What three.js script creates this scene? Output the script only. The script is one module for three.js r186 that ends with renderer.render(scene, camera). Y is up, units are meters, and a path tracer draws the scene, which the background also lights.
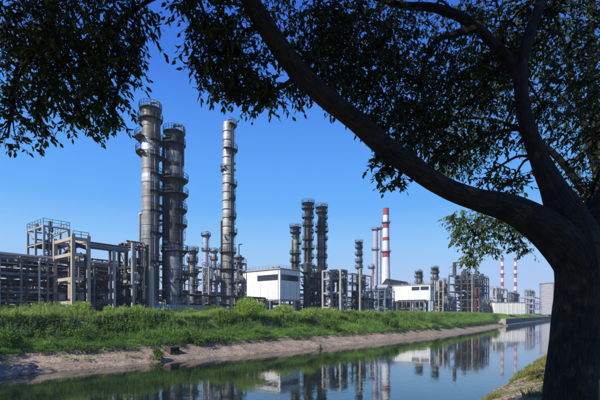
import * as THREE from 'three';
import { mergeGeometries } from 'three/addons/utils/BufferGeometryUtils.js';

// ------------------------------------------------------------------ camera, sky, sun, exposure
const EYE = 4.75, HORIZON = 314, F = 400;          // metres above the water; photograph pixels (600 x 400)
const EXPOSURE = 1.3;
const scene = new THREE.Scene();
const camera = new THREE.PerspectiveCamera(2 * Math.atan(HORIZON / F) * 180 / Math.PI, 600 / (2 * HORIZON), 0.1, 6000);
camera.position.set(0, EYE, 0);
camera.lookAt(0, EYE, -10);
camera.setViewOffset(600, 2 * HORIZON, 0, 0, 600, 400);   // level camera with a rising lens
camera.updateProjectionMatrix();

const lin = (c) => { c /= 255; return c <= 0.04045 ? c / 12.92 : Math.pow((c + 0.055) / 1.055, 2.4); };
function makeSky() {
  const stops = [[0, 196, 216, 246], [4.2, 178, 208, 248], [9.2, 146, 203, 252], [14.8, 99, 176, 251], [18, 92, 169, 251], [30.5, 60, 126, 230], [38, 47, 104, 212], [60, 30, 75, 172], [90, 24, 62, 150]];
  const w = 64, h = 512, data = new Float32Array(w * h * 4);
  for (let j = 0; j < h; j++) {
    const e = Math.max(0, (j + 0.5) / h * 180 - 90);
    let k = 0; while (k < stops.length - 2 && e > stops[k + 1][0]) k++;
    const a = stops[k], b = stops[k + 1], t = Math.min(1, (e - a[0]) / (b[0] - a[0]));
    for (let i = 0; i < w; i++) {
      const o = (j * w + i) * 4;
      for (let c = 0; c < 3; c++) data[o + c] = (lin(a[c + 1]) * (1 - t) + lin(b[c + 1]) * t) / EXPOSURE;
      data[o + 3] = 1;
    }
  }
  const t = new THREE.DataTexture(data, w, h, THREE.RGBAFormat, THREE.FloatType);
  t.mapping = THREE.EquirectangularReflectionMapping; t.minFilter = t.magFilter = THREE.LinearFilter; t.needsUpdate = true;
  return t;
}
scene.background = scene.environment = makeSky();

const SUN_AZ = 52 * Math.PI / 180, SUN_EL = 40 * Math.PI / 180;      // left of straight behind the camera
const sun = new THREE.DirectionalLight(new THREE.Color(1, 0.95, 0.86), 4.8);
sun.position.set(-Math.sin(SUN_AZ) * Math.cos(SUN_EL), Math.sin(SUN_EL), Math.cos(SUN_AZ) * Math.cos(SUN_EL)).multiplyScalar(200);
sun.castShadow = true; sun.shadow.mapSize.set(4096, 4096);
Object.assign(sun.shadow.camera, { left: -200, right: 200, top: 200, bottom: -200, near: 1, far: 900 });
scene.add(sun, sun.target);
scene.fog = new THREE.FogExp2(new THREE.Color(0.75, 0.85, 1.0), 0.0003);

const renderer = new THREE.WebGLRenderer({ antialias: true });
renderer.setSize(1024, 683);
renderer.toneMapping = THREE.LinearToneMapping;
renderer.toneMappingExposure = EXPOSURE;
renderer.shadowMap.enabled = true;

// ------------------------------------------------------------------ helpers
let seed = 7;
const rnd = () => { seed = (seed + 0x6D2B79F5) | 0; let t = Math.imul(seed ^ (seed >>> 15), 1 | seed); t = (t + Math.imul(t ^ (t >>> 7), 61 | t)) ^ t; return ((t ^ (t >>> 14)) >>> 0) / 4294967296; };
const rr = (a, b) => a + (b - a) * rnd();
const pick = (a) => a[Math.floor(rnd() * a.length)];
const V = (x, y, z) => new THREE.Vector3(x, y, z);
function hash(x, y) { let h = Math.imul(x, 374761393) + Math.imul(y, 668265263); h = Math.imul(h ^ (h >>> 13), 1274126177); return ((h ^ (h >>> 16)) >>> 0) / 4294967296; }
function vnoise(x, y, per = 0) {
  const xi = Math.floor(x), yi = Math.floor(y), fx = x - xi, fy = y - yi, u = fx * fx * (3 - 2 * fx), v = fy * fy * (3 - 2 * fy);
  const m = per ? (a) => ((a % per) + per) % per : (a) => a;
  const a = hash(m(xi), m(yi)), b = hash(m(xi + 1), m(yi)), c = hash(m(xi), m(yi + 1)), d = hash(m(xi + 1), m(yi + 1));
  return a + (b - a) * u + (c - a) * v + (a - b - c + d) * u * v;
}
const fbm = (x, y, n = 4, per = 0) => { let s = 0, a = 0.5; for (let i = 0; i < n; i++) { s += a * vnoise(x, y, per); x *= 2; y *= 2; per *= 2; a *= 0.5; } return s; };

// many small leaves baked into one geometry with a colour for each
function bake(geo, mats, cols) {
  const P = geo.attributes.position, I = geo.index.array, n = P.count, pos = new Float32Array(mats.length * n * 3), col = new Float32Array(mats.length * n * 3), idx = new Uint32Array(mats.length * I.length), v = new THREE.Vector3();
  mats.forEach((m, k) => { for (let i = 0; i < n; i++) { v.fromBufferAttribute(P, i).applyMatrix4(m); const o = (k * n + i) * 3; pos[o] = v.x; pos[o + 1] = v.y; pos[o + 2] = v.z; col[o] = cols[k][0]; col[o + 1] = cols[k][1]; col[o + 2] = cols[k][2]; } for (let i = 0; i < I.length; i++) idx[k * I.length + i] = I[i] + k * n; });
  const g = new THREE.BufferGeometry(); g.setAttribute('position', new THREE.BufferAttribute(pos, 3)); g.setAttribute('color', new THREE.BufferAttribute(col, 3)); g.setIndex(new THREE.BufferAttribute(idx, 1)); g.computeVertexNormals(); return g;
}
const tinted = new Map(), vc = (m) => { if (!tinted.has(m)) { const c = m.clone(); c.vertexColors = true; tinted.set(m, c); } return tinted.get(m); };

// photograph pixel + distance (along the view axis) -> world
const X = (px, d) => (px - 300) / F * d;
const Yp = (py, d) => EYE + (HORIZON - py) * d / F;
const P3 = (px, py, d) => V(X(px, d), Yp(py, d), -d);
// canal axes: s runs along the canal (right and away), p across it to the far side
const UX = 0.6126, UZ = 0.7904, TURN = Math.atan2(UZ, UX);
const SP = (s, p, y = 0) => V(s * UX - p * UZ, y, -(s * UZ + p * UX));
const GROUND = 4.25;
const used = {};
function numbered(n) { used[n] = (used[n] || 0) + 1; return used[n] === 1 ? n : n + '_' + String(used[n] - 1).padStart(3, '0'); }
function tag(o, label, category, group) { o.userData.label = label; o.userData.category = category; if (group) o.userData.group = group; return o; }
function thing(name, label, category, pos, turn = 0, group) {
  const g = new THREE.Group(); g.name = numbered(name); g.position.copy(pos); g.rotation.y = turn; scene.add(g); g.userData.kind = 'thing'; return tag(g, label, category, group);
}
function struct(mesh, name) { mesh.name = numbered(name); mesh.userData.kind = 'structure'; mesh.castShadow = mesh.receiveShadow = true; scene.add(mesh); return mesh; }
function part(name, geo, mat, g) { const m = new THREE.Mesh(geo, mat); m.name = name; m.castShadow = m.receiveShadow = true; g.add(m); return m; }
const UB = new THREE.BoxGeometry(1, 1, 1);
const UC = new THREE.CylinderGeometry(1, 1, 1, 14), UC8 = new THREE.CylinderGeometry(1, 1, 1, 8);
const UP = V(0, 1, 0);
function box(name, mat, g, c, s, ry = 0) { const m = part(name, UB, mat, g); m.position.set(...c); m.scale.set(...s); m.rotation.y = ry; return m; }
function bar(name, mat, g, a, b, w, geo = UB) {
  const A = V(...a), B = V(...b), m = part(name, geo, mat, g), D = B.clone().sub(A), L = D.length();
  m.position.copy(A).add(B).multiplyScalar(0.5); m.quaternion.setFromUnitVectors(UP, D.normalize()); m.scale.set(w, L, w); return m;
}
function segGeo(a, b, r, n = 8, kind = 'c') {
  const D = b.clone().sub(a), L = D.length(), g = kind === 'c' ? new THREE.CylinderGeometry(r, r, L, n) : new THREE.BoxGeometry(r * 2, L, r * 2);
  g.applyQuaternion(new THREE.Quaternion().setFromUnitVectors(UP, D.normalize())); g.translate((a.x + b.x) / 2, (a.y + b.y) / 2, (a.z + b.z) / 2); return g;
}
function pipe(name, mat, g, pts, r, n = 9) {
  const P = pts.map((p) => V(...p)), gs = [];
  for (let i = 0; i + 1 < P.length; i++) gs.push(segGeo(P[i], P[i + 1], r, n));
  for (let i = 1; i + 1 < P.length; i++) { const s = new THREE.SphereGeometry(r * 1.04, n, 6); s.translate(P[i].x, P[i].y, P[i].z); gs.push(s); }
  return part(name, mergeGeometries(gs), mat, g);
}
function capsuleV(r, h, n = 18) {        // upright drum with domed heads, base at 0
  const pts = [], k = 5, e = r * 0.5;
  for (let i = 0; i <= k; i++) { const a = -Math.PI / 2 + i / k * Math.PI / 2; pts.push(new THREE.Vector2(Math.max(1e-4, r * Math.cos(a)), e + e * Math.sin(a))); }
  for (let i = 0; i <= k; i++) { const a = i / k * Math.PI / 2; pts.push(new THREE.Vector2(Math.max(1e-4, r * Math.cos(a)), h - e + e * Math.sin(a))); }
  return new THREE.LatheGeometry(pts, n);
}
function railGeo(pts, h = 1.05, closed = false, t = 0.035) {   // railing along a polyline
  const gs = [], P = pts.map((p) => V(...p)); if (closed) P.push(P[0]);
  for (let i = 0; i + 1 < P.length; i++) {
    for (const k of [0.5, 1]) gs.push(segGeo(P[i].clone().add(V(0, h * k, 0)), P[i + 1].clone().add(V(0, h * k, 0)), t, 4, 'b'));
    const L = P[i].distanceTo(P[i + 1]), n = Math.max(1, Math.round(L / 1.4));
    for (let j = 0; j <= n; j++) { const q = P[i].clone().lerp(P[i + 1], j / n); gs.push(segGeo(q, q.clone().add(V(0, h, 0)), t, 4, 'b')); }
  }
  return mergeGeometries(gs);
}

// ------------------------------------------------------------------ textures and materials
function tex(w, h, f, srgb = true) {
  const d = new Uint8Array(w * h * 4);
  for (let j = 0; j < h; j++) for (let i = 0; i < w; i++) { const c = f(i, j), o = (j * w + i) * 4; for (let k = 0; k < 3; k++) d[o + k] = Math.max(0, Math.min(255, Math.round((Array.isArray(c) ? c[k] : c) * 255))); d[o + 3] = 255; }
  const t = new THREE.DataTexture(d, w, h); t.wrapS = t.wrapT = THREE.RepeatWrapping; t.magFilter = THREE.LinearFilter; t.minFilter = THREE.LinearMipmapLinearFilter; t.generateMipmaps = true;
  if (srgb) t.colorSpace = THREE.SRGBColorSpace; t.needsUpdate = true; return t;
}
const wearTex = tex(256, 256, (i, j) => { const s = fbm(i / 8, j / 64, 3, 0), n = fbm(i / 20 + 9, j / 20, 4); const v = 0.88 + 0.36 * (n - 0.45) - 0.5 * Math.max(0, s - 0.52); return [v, v * 0.985, v * 0.965]; });
const faintTex = tex(256, 256, (i, j) => { const r = Math.max(0, fbm(i / 4, j / 90 + 2, 4) - 0.48), n = fbm(i / 24, j / 24 + 11, 4) - 0.45, v = 0.97 - 0.24 * r + 0.08 * n; return [v, v * (1 - 0.12 * r), v * (1 - 0.25 * r)]; });
const streakTex = tex(256, 512, (i, j) => {   // sheet cladding: courses, plate tone, runs of dirt
  const course = Math.floor(j / 26), plate = Math.floor((i + course * 37) / 64);
  const tone = 0.86 + 0.16 * (hash(course, plate % 4) - 0.5), seam = (j % 26 < 1.6 ? 0.72 : 1) * ((i + course * 37) % 64 < 1 ? 0.86 : 1);
  const run = Math.max(0, fbm(i / 7, j / 120 + 3, 3) - 0.5) * 0.7, n = fbm(i / 30, j / 30, 4) - 0.45;
  const v = tone * seam - run + n * 0.18; return [v * 1.0, v * 0.985, v * 0.96];
});
const MAT = (r, g, b, o = {}) => { const m = new THREE.MeshPhysicalMaterial({ roughness: 0.7, metalness: 0, map: wearTex, ...o }); m.color.setRGB(r, g, b); return m; };
const M = {
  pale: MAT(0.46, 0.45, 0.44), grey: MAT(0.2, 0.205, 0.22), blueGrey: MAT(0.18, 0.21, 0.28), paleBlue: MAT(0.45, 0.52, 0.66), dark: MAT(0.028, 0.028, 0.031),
  char: MAT(0.055, 0.054, 0.056), rust: MAT(0.13, 0.065, 0.04), brown: MAT(0.085, 0.06, 0.046), tan: MAT(0.55, 0.47, 0.38, { roughness: 0.9 }), concrete: MAT(0.42, 0.4, 0.36, { roughness: 0.92 }),
  silver: MAT(0.62, 0.62, 0.64, { metalness: 0.5, roughness: 0.42 }), alu: MAT(0.48, 0.48, 0.5, { metalness: 0.35, roughness: 0.5 }), white: MAT(0.77, 0.77, 0.76, { map: faintTex, roughness: 0.75 }),
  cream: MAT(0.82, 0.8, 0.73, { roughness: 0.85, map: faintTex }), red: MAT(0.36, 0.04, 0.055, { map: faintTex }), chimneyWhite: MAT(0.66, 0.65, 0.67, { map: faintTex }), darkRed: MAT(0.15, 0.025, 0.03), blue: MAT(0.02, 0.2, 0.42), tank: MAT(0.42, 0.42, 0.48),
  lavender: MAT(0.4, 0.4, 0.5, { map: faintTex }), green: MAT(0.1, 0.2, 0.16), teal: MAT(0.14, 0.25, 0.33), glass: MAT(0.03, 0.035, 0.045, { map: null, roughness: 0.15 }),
};
const CLAD = (r, g, b, o = {}) => MAT(r, g, b, { map: streakTex, metalness: 0.25, roughness: 0.5, ...o });
const clad = { grey: CLAD(0.4, 0.385, 0.375), warm: CLAD(0.27, 0.235, 0.2), cool: CLAD(0.34, 0.35, 0.385), dark: CLAD(0.05, 0.05, 0.053), light: CLAD(0.72, 0.73, 0.77), charcoal: CLAD(0.075, 0.075, 0.08), silver: CLAD(0.62, 0.6, 0.57, { metalness: 0.3 }) };
const PALETTE = [M.char, M.dark, M.grey, M.grey, M.alu, M.silver, M.blueGrey, M.brown, M.rust, M.char, M.pale];

// ------------------------------------------------------------------ terrain, water, bank
const EDGE = [[-4000, 37.2], [-60, 37.2], [0, 37.2], [13.5, 36.7], [21.8, 35.5], [42.4, 32.9], [66, 30.2], [94, 29.1], [133, 30.2], [175, 32.9], [266, 35.5], [372, 37.6], [600, 38], [4000, 38]];
function edge(s) {
  let k = 0; while (k < EDGE.length - 2 && s > EDGE[k + 1][0]) k++;
  const a = EDGE[k], b = EDGE[k + 1]; let t = (s - a[0]) / (b[0] - a[0]); t = t * t * (3 - 2 * t) * 0.5 + t * 0.5;
  return a[1] + (b[1] - a[1]) * t + (Math.abs(s) < 400 ? 0.4 * (vnoise(s * 0.2, 3.3) - 0.5) : 0);
}
const NEAR = (s) => 2.42 + 0.5 * (fbm(s * 0.6, 8.1, 3) - 0.45);
const lerpTable = (T, q) => { if (q <= T[0][0]) return T[0][1]; for (let i = 0; i + 1 < T.length; i++) if (q <= T[i + 1][0]) return T[i][1] + (T[i + 1][1] - T[i][1]) * (q - T[i][0]) / (T[i + 1][0] - T[i][0]); return T[T.length - 1][1]; };
function landHeight(s, p) {
  if (p > 14) { const q = p - edge(s); return lerpTable([[-6, -2.4], [-2, -1.3], [0, -0.2], [2.7, 0.8], [3.3, 1.1], [4.1, 1.6], [8, 2.2], [9.5, 2.5], [11.2, GROUND - 0.2], [16, GROUND], [5000, GROUND]], q) + (q > 3.6 && q < 60 ? 0.3 * (fbm(s * 0.16, p * 0.16, 3) - 0.45) : 0); }
  const q = NEAR(s) - p; return lerpTable([[-9, -2.4], [-4, -0.8], [-2.3, 0.4], [-0.45, 2.0], [-0.15, 2.38], [0, 2.61], [0.35, 2.8], [1.2, 3.03], [2.2, 3.17], [5, 3.25], [5000, 3.35]], q) + (q > -0.6 && q < 30 ? 0.16 * (fbm(s * 1.1, p * 1.1, 4) - 0.45) : 0);
}
function sheet(ss, pp, hf, uvScale = 1) {
  const pos = [], uv = [], idx = [];
  for (const s of ss) for (const p of pp) { const P = typeof p === 'function' ? p(s) : p, v = SP(s, P, hf(s, P)); pos.push(v.x, v.y, v.z); uv.push(s * uvScale, P * uvScale); }
  const n = pp.length;
  for (let i = 0; i + 1 < ss.length; i++) for (let j = 0; j + 1 < n; j++) { const a = i * n + j, b = a + n; idx.push(a, b, a + 1, b, b + 1, a + 1); }
  const g = new THREE.BufferGeometry(); g.setAttribute('position', new THREE.Float32BufferAttribute(pos, 3)); g.setAttribute('uv', new THREE.Float32BufferAttribute(uv, 2)); g.setIndex(idx); g.computeVertexNormals(); return g;
}
const range = (a, b, st) => { const o = []; for (let x = a; x < b - 1e-6; x += st) o.push(x); return o; };
const sLines = [-900, -300, -140, ...range(-90, 2, 3), ...range(2, 26, 0.25), ...range(26, 140, 1.1), ...range(140, 380, 5), 420, 500, 620, 800, 1500];
const pLines = [-900, -200, -60, -20, ...range(-10, -2, 1), ...range(-2, 4, 0.16), ...range(4, 9, 0.7), 11, 14, 18];
const farOff = [-6, -4, -2, -0.8, 0, 0.9, 1.9, 2.7, 3.0, 3.3, 4.1, 5.4, 7, 8.2, 9.5, 10.3, 11.2, 12.5, 14, 16, 20, 28, 45, 90, 180, 400, 1200];
const groundTex = tex(512, 512, (i, j) => { const a = fbm(i / 64, j / 64, 5, 8), b = fbm(i / 9 + 40, j / 9, 3, 0), c = hash(i, j); const g = Math.max(0, Math.min(1, (a - 0.36) * 6)); const v = 0.62 + 0.5 * (b - 0.4) + 0.14 * (c - 0.5); return [v * (0.92 - 0.3 * g), v * (0.82 - 0.14 * g), v * (0.68 - 0.3 * g)]; });
groundTex.repeat.set(0.33, 0.33);
const groundBump = tex(256, 256, (i, j) => 0.6 * fbm(i / 16, j / 16, 4, 16) + 0.4 * hash(i, j), false); groundBump.repeat.set(0.7, 0.7);
const groundMat = new THREE.MeshStandardMaterial({ map: groundTex, roughness: 1, bumpMap: groundBump, bumpScale: 0.04 });
struct(new THREE.Mesh(sheet(sLines, [...pLines, ...farOff.map((q) => (s) => edge(s) + q)], landHeight), groundMat), 'ground');

// sloping revetment of rough concrete and rubble on the far side
const stoneTex = tex(1024, 512, (i, j) => {
  const n = fbm(i / 90, j / 90, 5), f = fbm(i / 6, j / 6, 3), g = hash(i, j), st = fbm(i / 30 + 50, j / 14, 4), blot = fbm(i / 45 + 20, j / 45 + 70, 4);
  let v = 0.66 + 0.3 * (n - 0.48) + 0.55 * (f - 0.45) + 0.1 * (g - 0.5); if (st > 0.64) v *= 0.8; if (blot > 0.66) v *= 0.82;
  return [v * 1.0, v * 0.9, v * 0.79];
}); stoneTex.repeat.set(0.08, 0.16);
const stoneBump = tex(512, 512, (i, j) => { const x = i / 22, y = j / 22; let m = 9; const xi = Math.floor(x), yi = Math.floor(y); for (let a = -1; a < 2; a++) for (let b = -1; b < 2; b++) { const dx = xi + a + hash((xi + a) % 23, yi + b) - x, dy = yi + b + hash(yi + b, xi + a + 9) - y; m = Math.min(m, Math.hypot(dx, dy)); } return Math.max(0, 1 - m) * 0.75 + 0.25 * fbm(i / 5, j / 5, 3); }, false); stoneBump.repeat.set(0.16, 0.32);
const stoneMat = new THREE.MeshStandardMaterial({ map: stoneTex, roughness: 0.95, bumpMap: stoneBump, bumpScale: 0.025 }); stoneMat.color.setRGB(0.74, 0.7, 0.63);
const revQ = range(-1.7, 3.3, 0.13);
struct(new THREE.Mesh(sheet([...range(-60, 2, 1.5), ...range(2, 60, 0.22), ...range(60, 177, 0.55)], revQ.map((q) => (s) => edge(s) + q), (s, p) => {
  const q = p - edge(s); const lip = q < 0.28 ? 0.09 : 0.03;
  return lerpTable([[-2, -1.1], [0.0, 0.08], [0.28, 0.18], [0.34, 0.15], [2.85, 1.05], [2.95, 1.28], [3.4, 1.3]], q) + lip + (q > 0.35 && q < 2.9 ? 0.06 * (fbm(s * 1.3, p * 2.6, 5) - 0.45) : 0);
}), stoneMat), 'bank_revetment');

// water
const waveTex = tex(1024, 1024, (i, j) => 0.55 * fbm(i / 64, j / 64, 2, 16) + 0.3 * fbm(i / 24 + 3, j / 24, 3, 0) + 0.15 * fbm(i / 10, j / 10 + 7, 2, 0), false); waveTex.repeat.set(0.05, 0.07);
const waterMat = new THREE.MeshPhysicalMaterial({ roughness: 0.03, ior: 1.333, clearcoat: 0.45, clearcoatRoughness: 0.03, bumpMap: waveTex, bumpScale: 0.012 }); waterMat.color.setRGB(0.009, 0.016, 0.011);
struct(new THREE.Mesh(sheet([-900, -200, ...range(-60, 400, 20), 800, 1500], [4, 8, 14, 20, 28, 34, 42], () => 0), waterMat), 'water');

// ------------------------------------------------------------------ the plant: builders
// near corner at (px, d); the left face runs away to the left (pxl), the right face runs along the canal (pxr)
function unit(name, label, category, px, d, pxl, pxr, group) {
  seed = Math.floor(px * 131 + d * 17);
  const t = (px - 300) / F, x = t * d, tl = (pxl - 300) / F, tr = (pxr - 300) / F;
  const Lz = Math.max(1.2, (x - tl * d) / (UZ + tl * UX)), Lx = Math.max(1.2, (tr * d - x) / (UX - tr * UZ));
  const g = thing(name, label, category, V(x, GROUND, -d), TURN, group);
  return { g, Lx, Lz, d, h: (py) => Yp(py, d) - GROUND };
}
// steel or concrete skeleton: every column, beam and brace its own mesh
function skeleton(U, nx, nz, levels, o = {}) {
  const { g, Lx, Lz } = U, cm = o.col || M.grey, bm = o.beam || cm, cw = o.cw || 0.3, bw = o.bw || 0.26, top = levels[levels.length - 1];
  for (let i = 0; i <= nx; i++) for (let k = 0; k <= nz; k++) {
    if (i && k && i < nx && k < nz) continue;
    const m = (o.nearCol && i === 0 && k === 0) ? o.nearCol : cm;
    box('column', m, g, [i * Lx / nx, top / 2 + (o.over || 0) / 2, -k * Lz / nz], [cw, top + (o.over || 0), cw]);
  }
  for (const y of levels) {
    for (let i = 0; i < nx; i++) for (let k = 0; k <= nz; k++) { if (k && k < nz && !o.full) continue; box('beam', bm, g, [(i + 0.5) * Lx / nx, y - bw / 2, -k * Lz / nz], [Lx / nx - cw - 0.01, bw, bw * 0.7]); }
    for (let k = 0; k < nz; k++) for (let i = 0; i <= nx; i++) { if (i && i < nx && !o.full) continue; box('beam', bm, g, [i * Lx / nx, y - bw / 2, -(k + 0.5) * Lz / nz], [bw * 0.7, bw, Lz / nz - cw - 0.01]); }
    if (o.decks && o.decks.includes(y)) box('deck', o.deckMat || M.char, g, [Lx / 2, y + 0.06, -Lz / 2], [Lx + 0.3, 0.1, Lz + 0.3]);
    if (o.rails && o.rails.includes(y)) part('railing', railGeo([[-0.1, y + 0.1, 0.1], [Lx + 0.1, y + 0.1, 0.1], [Lx + 0.1, y + 0.1, -Lz - 0.1], [-0.1, y + 0.1, -Lz - 0.1]], 1.1, true), o.railMat || M.grey, g);
  }
  if (o.braces) {
    const L = [0, ...levels];
    for (let q = 0; q + 1 < L.length; q++) {
      if (rnd() < o.braces) { const k = Math.floor(rnd() * nz); bar('brace', bm, g, [0.02, L[q] + 0.1, -k * Lz / nz], [0.02, L[q + 1] - 0.2, -(k + 1) * Lz / nz], 0.13); }
      if (rnd() < o.braces) { const k = Math.floor(rnd() * nx); bar('brace', bm, g, [k * Lx / nx, L[q] + 0.1, -0.02], [(k + 1) * Lx / nx, L[q + 1] - 0.2, -0.02], 0.13); }
    }
  }
}
function platform(g, r, y, a0, a1, w, mat, rail = true) {      // angle 0 = screen right (+x), PI/2 = towards the viewer (+z)
  const n = Math.max(4, Math.ceil((a1 - a0) / 0.3)), sh = new THREE.Shape();
  for (let i = 0; i <= n; i++) { const a = a0 + (a1 - a0) * i / n; sh[i ? 'lineTo' : 'moveTo'](Math.cos(a) * (r + w), -Math.sin(a) * (r + w)); }
  for (let i = n; i >= 0; i--) { const a = a0 + (a1 - a0) * i / n; sh.lineTo(Math.cos(a) * (r + 0.01), -Math.sin(a) * (r + 0.01)); }
  const e = new THREE.ExtrudeGeometry(sh, { depth: 0.16, bevelEnabled: false }); e.rotateX(-Math.PI / 2); e.translate(0, y, 0);
  const gs = [e.index ? e.toNonIndexed() : e];
  for (let i = 0; i <= n; i += 2) { const a = a0 + (a1 - a0) * i / n, c = Math.cos(a), s = Math.sin(a); gs.push(segGeo(V(c * r, y - w * 0.9, s * r), V(c * (r + w * 0.9), y, s * (r + w * 0.9)), 0.05, 4, 'b').toNonIndexed()); }
  const p = part('platform', mergeGeometries(gs), mat, g);
  if (rail) { const pts = []; for (let i = 0; i <= n; i++) { const a = a0 + (a1 - a0) * i / n; pts.push([Math.cos(a) * (r + w), y + 0.16, Math.sin(a) * (r + w)]); } part('railing', railGeo(pts, 1.1, false, 0.03), mat, p); }
  return p;
}
function ladder(g, r, a, y0, y1, mat, cage = true) {
  const gs = [], c = Math.cos(a), s = Math.sin(a), t = V(-s, 0, c);
  for (const k of [-0.25, 0.25]) { const q = V(c * (r + 0.25), 0, s * (r + 0.25)).addScaledVector(t, k); gs.push(segGeo(q.clone().setY(y0), q.clone().setY(y1), 0.035, 4, 'b')); }
  for (let y = y0 + 0.5; y < y1; y += 0.6) { const q = V(c * (r + 0.25), y, s * (r + 0.25)); gs.push(segGeo(q.clone().addScaledVector(t, -0.25), q.clone().addScaledVector(t, 0.25), 0.02, 4, 'b')); }
  if (cage) {
    for (let y = y0 + 2.4; y < y1; y += 1.6) for (let i = 0; i < 5; i++) { const f = (j) => { const b = -1.57 + 3.14 * j / 5, R = 0.42; return V(c * (r + 0.25 + R * Math.cos(b)), y, s * (r + 0.25 + R * Math.cos(b))).addScaledVector(t, R * Math.sin(b)); }; gs.push(segGeo(f(i), f(i + 1), 0.028, 4, 'b')); }
    for (const j of [1, 2.5, 4]) { const b = -1.57 + 3.14 * j / 5, R = 0.42, q = V(c * (r + 0.25 + R * Math.cos(b)), 0, s * (r + 0.25 + R * Math.cos(b))).addScaledVector(t, R * Math.sin(b)); gs.push(segGeo(q.clone().setY(Math.min(y1 - 0.1, y0 + 2.4)), q.clone().setY(y1), 0.022, 4, 'b')); }
  }
  return part('ladder', mergeGeometries(gs), mat, g);
}
const L = Math.PI, sides = { l: [L * 0.62, L * 1.3], r: [-L * 0.3, L * 0.38], f: [L * 0.15, L * 0.85], a: [0, L * 2], lf: [L * 0.4, L * 1.2], rf: [-L * 0.2, L * 0.6] };
// upright column; bands = [[top py, material], ...] from the top down
function tower(name, label, category, o) {
  seed = Math.floor(o.px * 57 + o.d);
  const r = o.w / 2 / F * o.d, g = thing(name, label, category, V(X(o.px, o.d), GROUND, -o.d), 0, o.group), H = (py) => Yp(py, o.d) - GROUND;
  const rb = (o.wb || o.w) / 2 / F * o.d, top = H(o.top), rad = (y) => rb + (r - rb) * Math.min(1, Math.max(0, y / top));
  o.bands.forEach(([py, m], i) => {
    const y1 = i ? H(py) : top, y0 = i + 1 < o.bands.length ? H(o.bands[i + 1][0]) : 0, n = 28, geo = new THREE.CylinderGeometry(rad(y1), rad(y0), y1 - y0, n, 1, true);
    geo.translate(0, (y0 + y1) / 2, 0); const u = geo.attributes.uv; for (let k = 0; k < u.count; k++) u.setXY(k, u.getX(k) * Math.max(1, Math.round(r * 1.2)) + i * 0.31, (y0 + u.getY(k) * (y1 - y0)) / 16);
    part(o.bandName || 'shell_section', geo, m, g);
  });
  if (o.dome !== 0) { const d = new THREE.SphereGeometry(r, 20, 6, 0, 6.2832, 0, Math.PI / 2); d.scale(1, o.dome || 0.45, 1); d.translate(0, top, 0); part('domed_head', d, o.bands[0][1], g); pipe('outlet_pipe', M.grey, g, [[0, top + r * 0.3, 0], [0, top + r * 0.9, 0], [r * 0.9, top + r * 0.9, 0.1], [r * 1.08, top + r * 0.6, 0.1], [r * 1.08, top - 4 * r, 0.1]], Math.max(0.1, r * 0.16)); }
  else part('rim', new THREE.TorusGeometry(r, r * 0.06, 6, 24).rotateX(Math.PI / 2).translate(0, top, 0), o.bands[0][1], g);
  const sk = new THREE.CylinderGeometry(rad(1.5) * 1.12, rad(0) * 1.16, 1.5, 24); sk.translate(0, 0.75, 0); part('base_skirt', sk, M.concrete, g);
  if (o.ring) for (let y = H(o.ringTo || 300); y < top - 0.3; y += o.ring * o.d / F) { const t = new THREE.TorusGeometry(rad(y) + 0.02, o.ringR || 0.07, 5, 26); t.rotateX(Math.PI / 2); t.translate(0, y, 0); part('stiffening_ring', t, o.ringMat || M.char, g); }
  for (const [py, sd, w] of o.plat || []) platform(g, rad(H(py)), H(py), ...sides[sd], w || 1.0, o.pmat || M.dark);
  if (o.lad) for (const [a, p0, p1] of o.lad) ladder(g, r, a, H(p0), H(p1), o.pmat || M.dark);
  for (let i = 0; i < (o.noz ?? 9); i++) { const a = rr(-0.4, 3.5), y = rr(0.12, 0.95) * top, q = rad(y), l = Math.min(0.7, q * 0.5), m = bar('nozzle', pick([M.char, M.grey, M.alu]), g, [Math.cos(a) * q * 0.9, y, Math.sin(a) * q * 0.9], [Math.cos(a) * (q + l), y, Math.sin(a) * (q + l)], Math.min(0.28, q * 0.2), UC8); }
  for (const [a, pr, p0, p1, m] of o.pipes || []) { const R = r + pr * 1.4, c = Math.cos(a), s = Math.sin(a), y0 = H(p0), y1 = H(p1); pipe('riser_pipe', m || M.grey, g, [[c * R, y0, s * R], [c * R, y1, s * R], [c * (r * 0.7), y1 + pr * 2, s * (r * 0.7)]], pr); }
  return g;
}
function drum(g, mat, x, y, z, r, len, along = 'x') {
  const c = capsuleV(r, len, 16); c.translate(0, -len / 2, 0); if (along === 'x') c.rotateZ(Math.PI / 2); else c.rotateX(Math.PI / 2);
  const m = part('drum', c, mat, g); m.position.set(x, y + r + 0.35, z);
  for (const k of [-0.3, 0.3]) { const b = part('saddle', UB, M.concrete, m); b.scale.set(along === 'x' ? 0.25 : r * 1.5, 0.6, along === 'x' ? r * 1.5 : 0.25); b.position.set(along === 'x' ? k * len : 0, -r - 0.08, along === 'x' ? 0 : k * len); }
  return m;
}
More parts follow.
